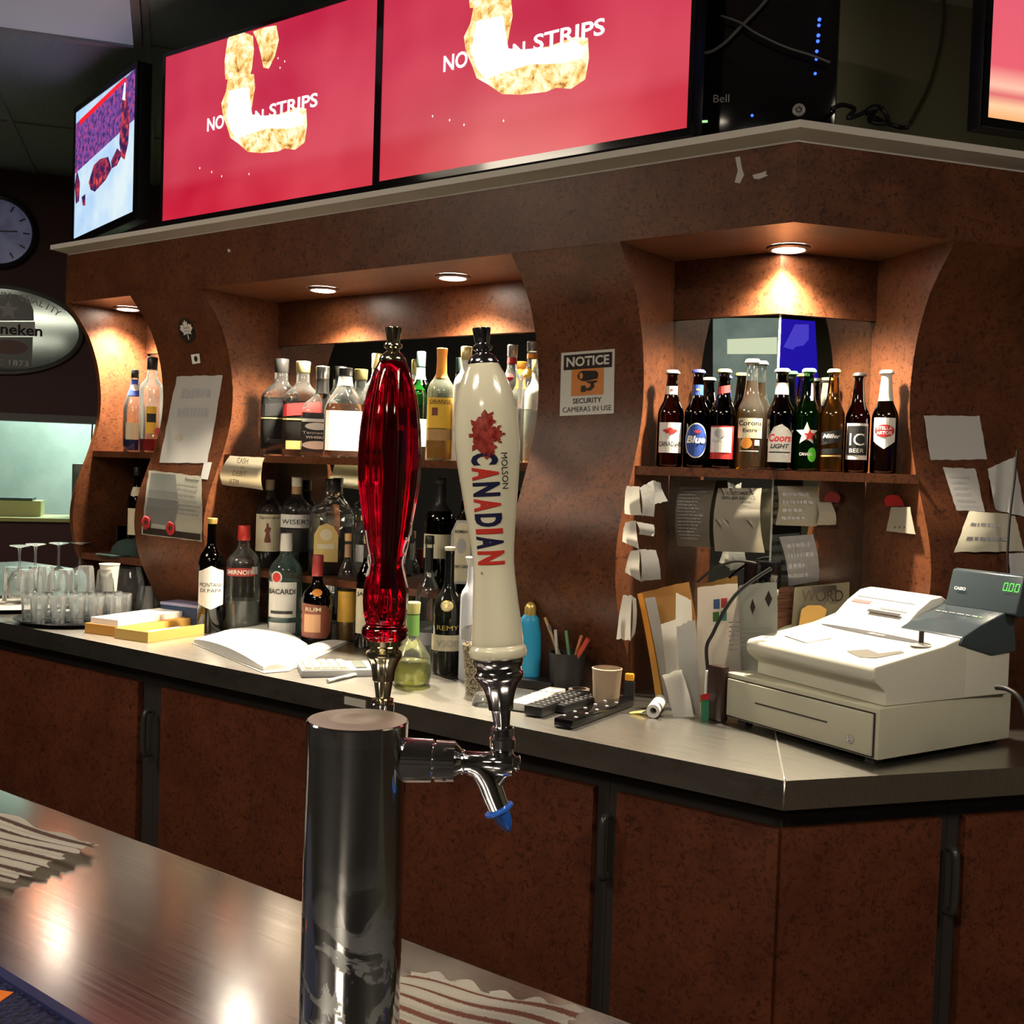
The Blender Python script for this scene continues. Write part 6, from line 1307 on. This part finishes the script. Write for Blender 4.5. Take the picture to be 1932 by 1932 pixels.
# ------------------------------------------------------------------ towels and rubber mat on the front bar
TW = mat('towel_stripe', (.7, .62, .52), .95)
def towel(label, q, nu, seed, stripes, sc, fold=.006):
    a = [on(x, y, PZ(BZ)) for x, y in q]; rnd = random.Random(seed); bm = bmesh.new(); uvl = None; g = []; nv = 40
    t = thing('bar_towel', label, 'towel', (a[0] + a[1] + a[2] + a[3]) / 4); off = t.location
    o_ = V(off)
    for j in range(nv + 1):
        r = []
        for i in range(nu + 1):
            u, v = i / nu, j / nv; p = (a[0] * (1 - u) + a[1] * u) * (1 - v) + (a[3] * (1 - u) + a[2] * u) * v
            ed = (.006 * math.sin(v * 37 + seed) + .004 * math.sin(v * 71)) if i in (0, nu) else 0; e2 = (.006 * math.sin(u * 31 + seed)) if j in (0, nv) else 0
            p = p + (a[1] - a[0]).normalized() * ed + (a[3] - a[0]).normalized() * e2
            p.z = BZ + .0065 + fold * .5 * (1 + math.sin(u * 9 + 2 * math.sin(v * 3) + seed)) * (.5 + .5 * math.sin(v * 4 + 1)) + .0012 * math.sin(v * 60 + u * 5)
            r.append(bm.verts.new(p - o_))
        g.append(r)
    ul = bm.loops.layers.uv.new('uv')
    for j in range(nv):
        for i in range(nu):
            f = bm.faces.new((g[j][i], g[j + 1][i], g[j + 1][i + 1], g[j][i + 1]))
            for l, (uu, vv_) in zip(f.loops, ((i / nu, j / nv), (i / nu, (j + 1) / nv), ((i + 1) / nu, (j + 1) / nv), ((i + 1) / nu, j / nv))): l[ul].uv = (uu, vv_)
    bmesh.ops.solidify(bm, geom=list(bm.faces), thickness=.005)
    m = mat('towel_' + str(seed), (.7, .62, .52), .95); N, L = NT(m); tc = N.new('ShaderNodeTexCoord'); sp = N.new('ShaderNodeSeparateXYZ'); L.new(tc.outputs['UV'], sp.inputs[0])
    mm = N.new('ShaderNodeMath'); mm.operation = 'MULTIPLY'; mm.inputs[1].default_value = stripes; L.new(sp.outputs[1], mm.inputs[0]); fr_ = N.new('ShaderNodeMath'); fr_.operation = 'FRACT'; L.new(mm.outputs[0], fr_.inputs[0])
    nz = noise(m, tc.outputs['UV'], 60, 3); ad = N.new('ShaderNodeMath'); ad.operation = 'MULTIPLY_ADD'; L.new(nz, ad.inputs[0]); ad.inputs[1].default_value = .16; L.new(fr_.outputs[0], ad.inputs[2])
    c = ramp(m, ad.outputs[0], [(.0, (.74, .70, .62)), (.50, (.74, .70, .62)), (.56, sc), (.78, sc), (.84, (.74, .70, .62))]); L.new(c, bc(m)); bump(m, nz, .5, .002)
    fin(bm, 'cloth', m, t, True, 60); return t
towel('white bar towel with brown stripes lying at the left edge of the front bar', [(-230, 1480), (188, 1604), (20, 1674), (-420, 1560)], 40, 3, 7, (.16, .09, .08))
towel('striped bar towel lying behind the chrome beer tower', [(772, 1847), (1090, 1920), (1010, 2150), (640, 1990)], 40, 6, 8, (.30, .12, .09), .004)
t = thing('bar_mat', 'dark blue ribbed rubber bar mat in the near left corner', 'mat', on(0, 1900, PZ(BZ)))
MM = mat('rubber_blue', (.010, .014, .055), .45); _v = coords(MM); _N, _L = NT(MM)
_vo = _N.new('ShaderNodeTexVoronoi'); _vo.inputs['Scale'].default_value = 170; _L.new(_v, _vo.inputs['Vector']); link(MM, ramp(MM, _vo.outputs['Distance'], [(.2, (.016, .022, .09)), (.55, (.004, .006, .03))]), bc(MM)); bump(MM, _vo.outputs['Distance'], .8, .002)
zm = BZ + .010
pa, pb = on(-60, 1790, PZ(zm)), on(190, 1945, PZ(zm)); e_ = (pb - pa).normalized(); nn_ = V((e_.y, -e_.x, 0))
pts = [pa - e_ * .25, pb + e_ * .10, pb + e_ * .10 + nn_ * .20, pa - e_ * .25 + nn_ * .20]
pts = [p - t.location for p in pts]; pr_ = prism('mat_body', [(p.x, p.y) for p in pts], .0, .0095, MM, t)
pa2 = [pts[0], pts[1], pts[1] + nn_ * .010, pts[0] + nn_ * .010]; prism('raised_rim', [(p.x, p.y) for p in pa2], .0096, .0125, pm('rim_blue', (.02, .025, .10), .35), t)
q = [on(x, y, PZ(BZ + .0098)) - t.location for x, y in ((-30, 1862), (2, 1868), (26, 1872), (0, 1890), (-30, 1896))]
bm = bmesh.new(); bm.faces.new([bm.verts.new(p) for p in q][::-1]); fin(bm, 'printed_logo', pm('mat_orange', (.75, .18, .02), .5), t)

# ------------------------------------------------------------------ what the corner mirrors show of the room
def refl(px, py, dist, n, c):
    p = O + ray(px, py) * dist; return p - n * 2 * (n.dot(p) - c)
q = [refl(x, y, 5.2, EYV, YA) for x, y in ((1372, 640), (1466, 636), (1466, 668), (1372, 668))]
o = sheet('mirror_fill_strip', q, emis('strip_glow', lambda m: (.72, .74, .52), .9), None, 0, 2, .02); tag(o, 'added pale glowing strip across the room, seen in the left corner mirror', 'light')  # glowing strip added so the left mirror shows a bright room
q = [refl(x, y, 5.3, EYV, YA) for x, y in ((1345, 600), (1475, 600), (1475, 840), (1345, 840))]
o = sheet('mirror_backdrop', q, emis('backdrop_glow', lambda m: ramp(m, noise(m, coords(m), 2.5), [(.35, (.10, .13, .12)), (.6, (.22, .26, .22))]), .8), None, 0, 2, .02); tag(o, 'added grey green glowing hatch across the room, seen in the left corner mirror', 'backdrop')  # glowing backdrop added behind the strip for the mirror
q = [refl(x, y, 5.0, N2, NB) for x, y in ((1462, 600), (1538, 606), (1553, 900), (1462, 900))]
o = sheet('blue_sign', q, emis('sign_blue_glow', lambda m: (.012, .006, .36), 1.0), None, 0, 2, .02); tag(o, 'blue lit sign across the room, seen in the right corner mirror', 'sign')
shp = [(1478, 655), (1496, 660), (1502, 654), (1516, 652), (1526, 640), (1526, 612), (1500, 612)]
q = [refl(x, y, 4.97, N2, NB) for x, y in shp]
bm = bmesh.new(); bm.faces.new([bm.verts.new(p) for p in q]); fin(bm, 'shield_mark', emis('sign_lav_glow', lambda m: (.06, .045, .55), 1.0), o)
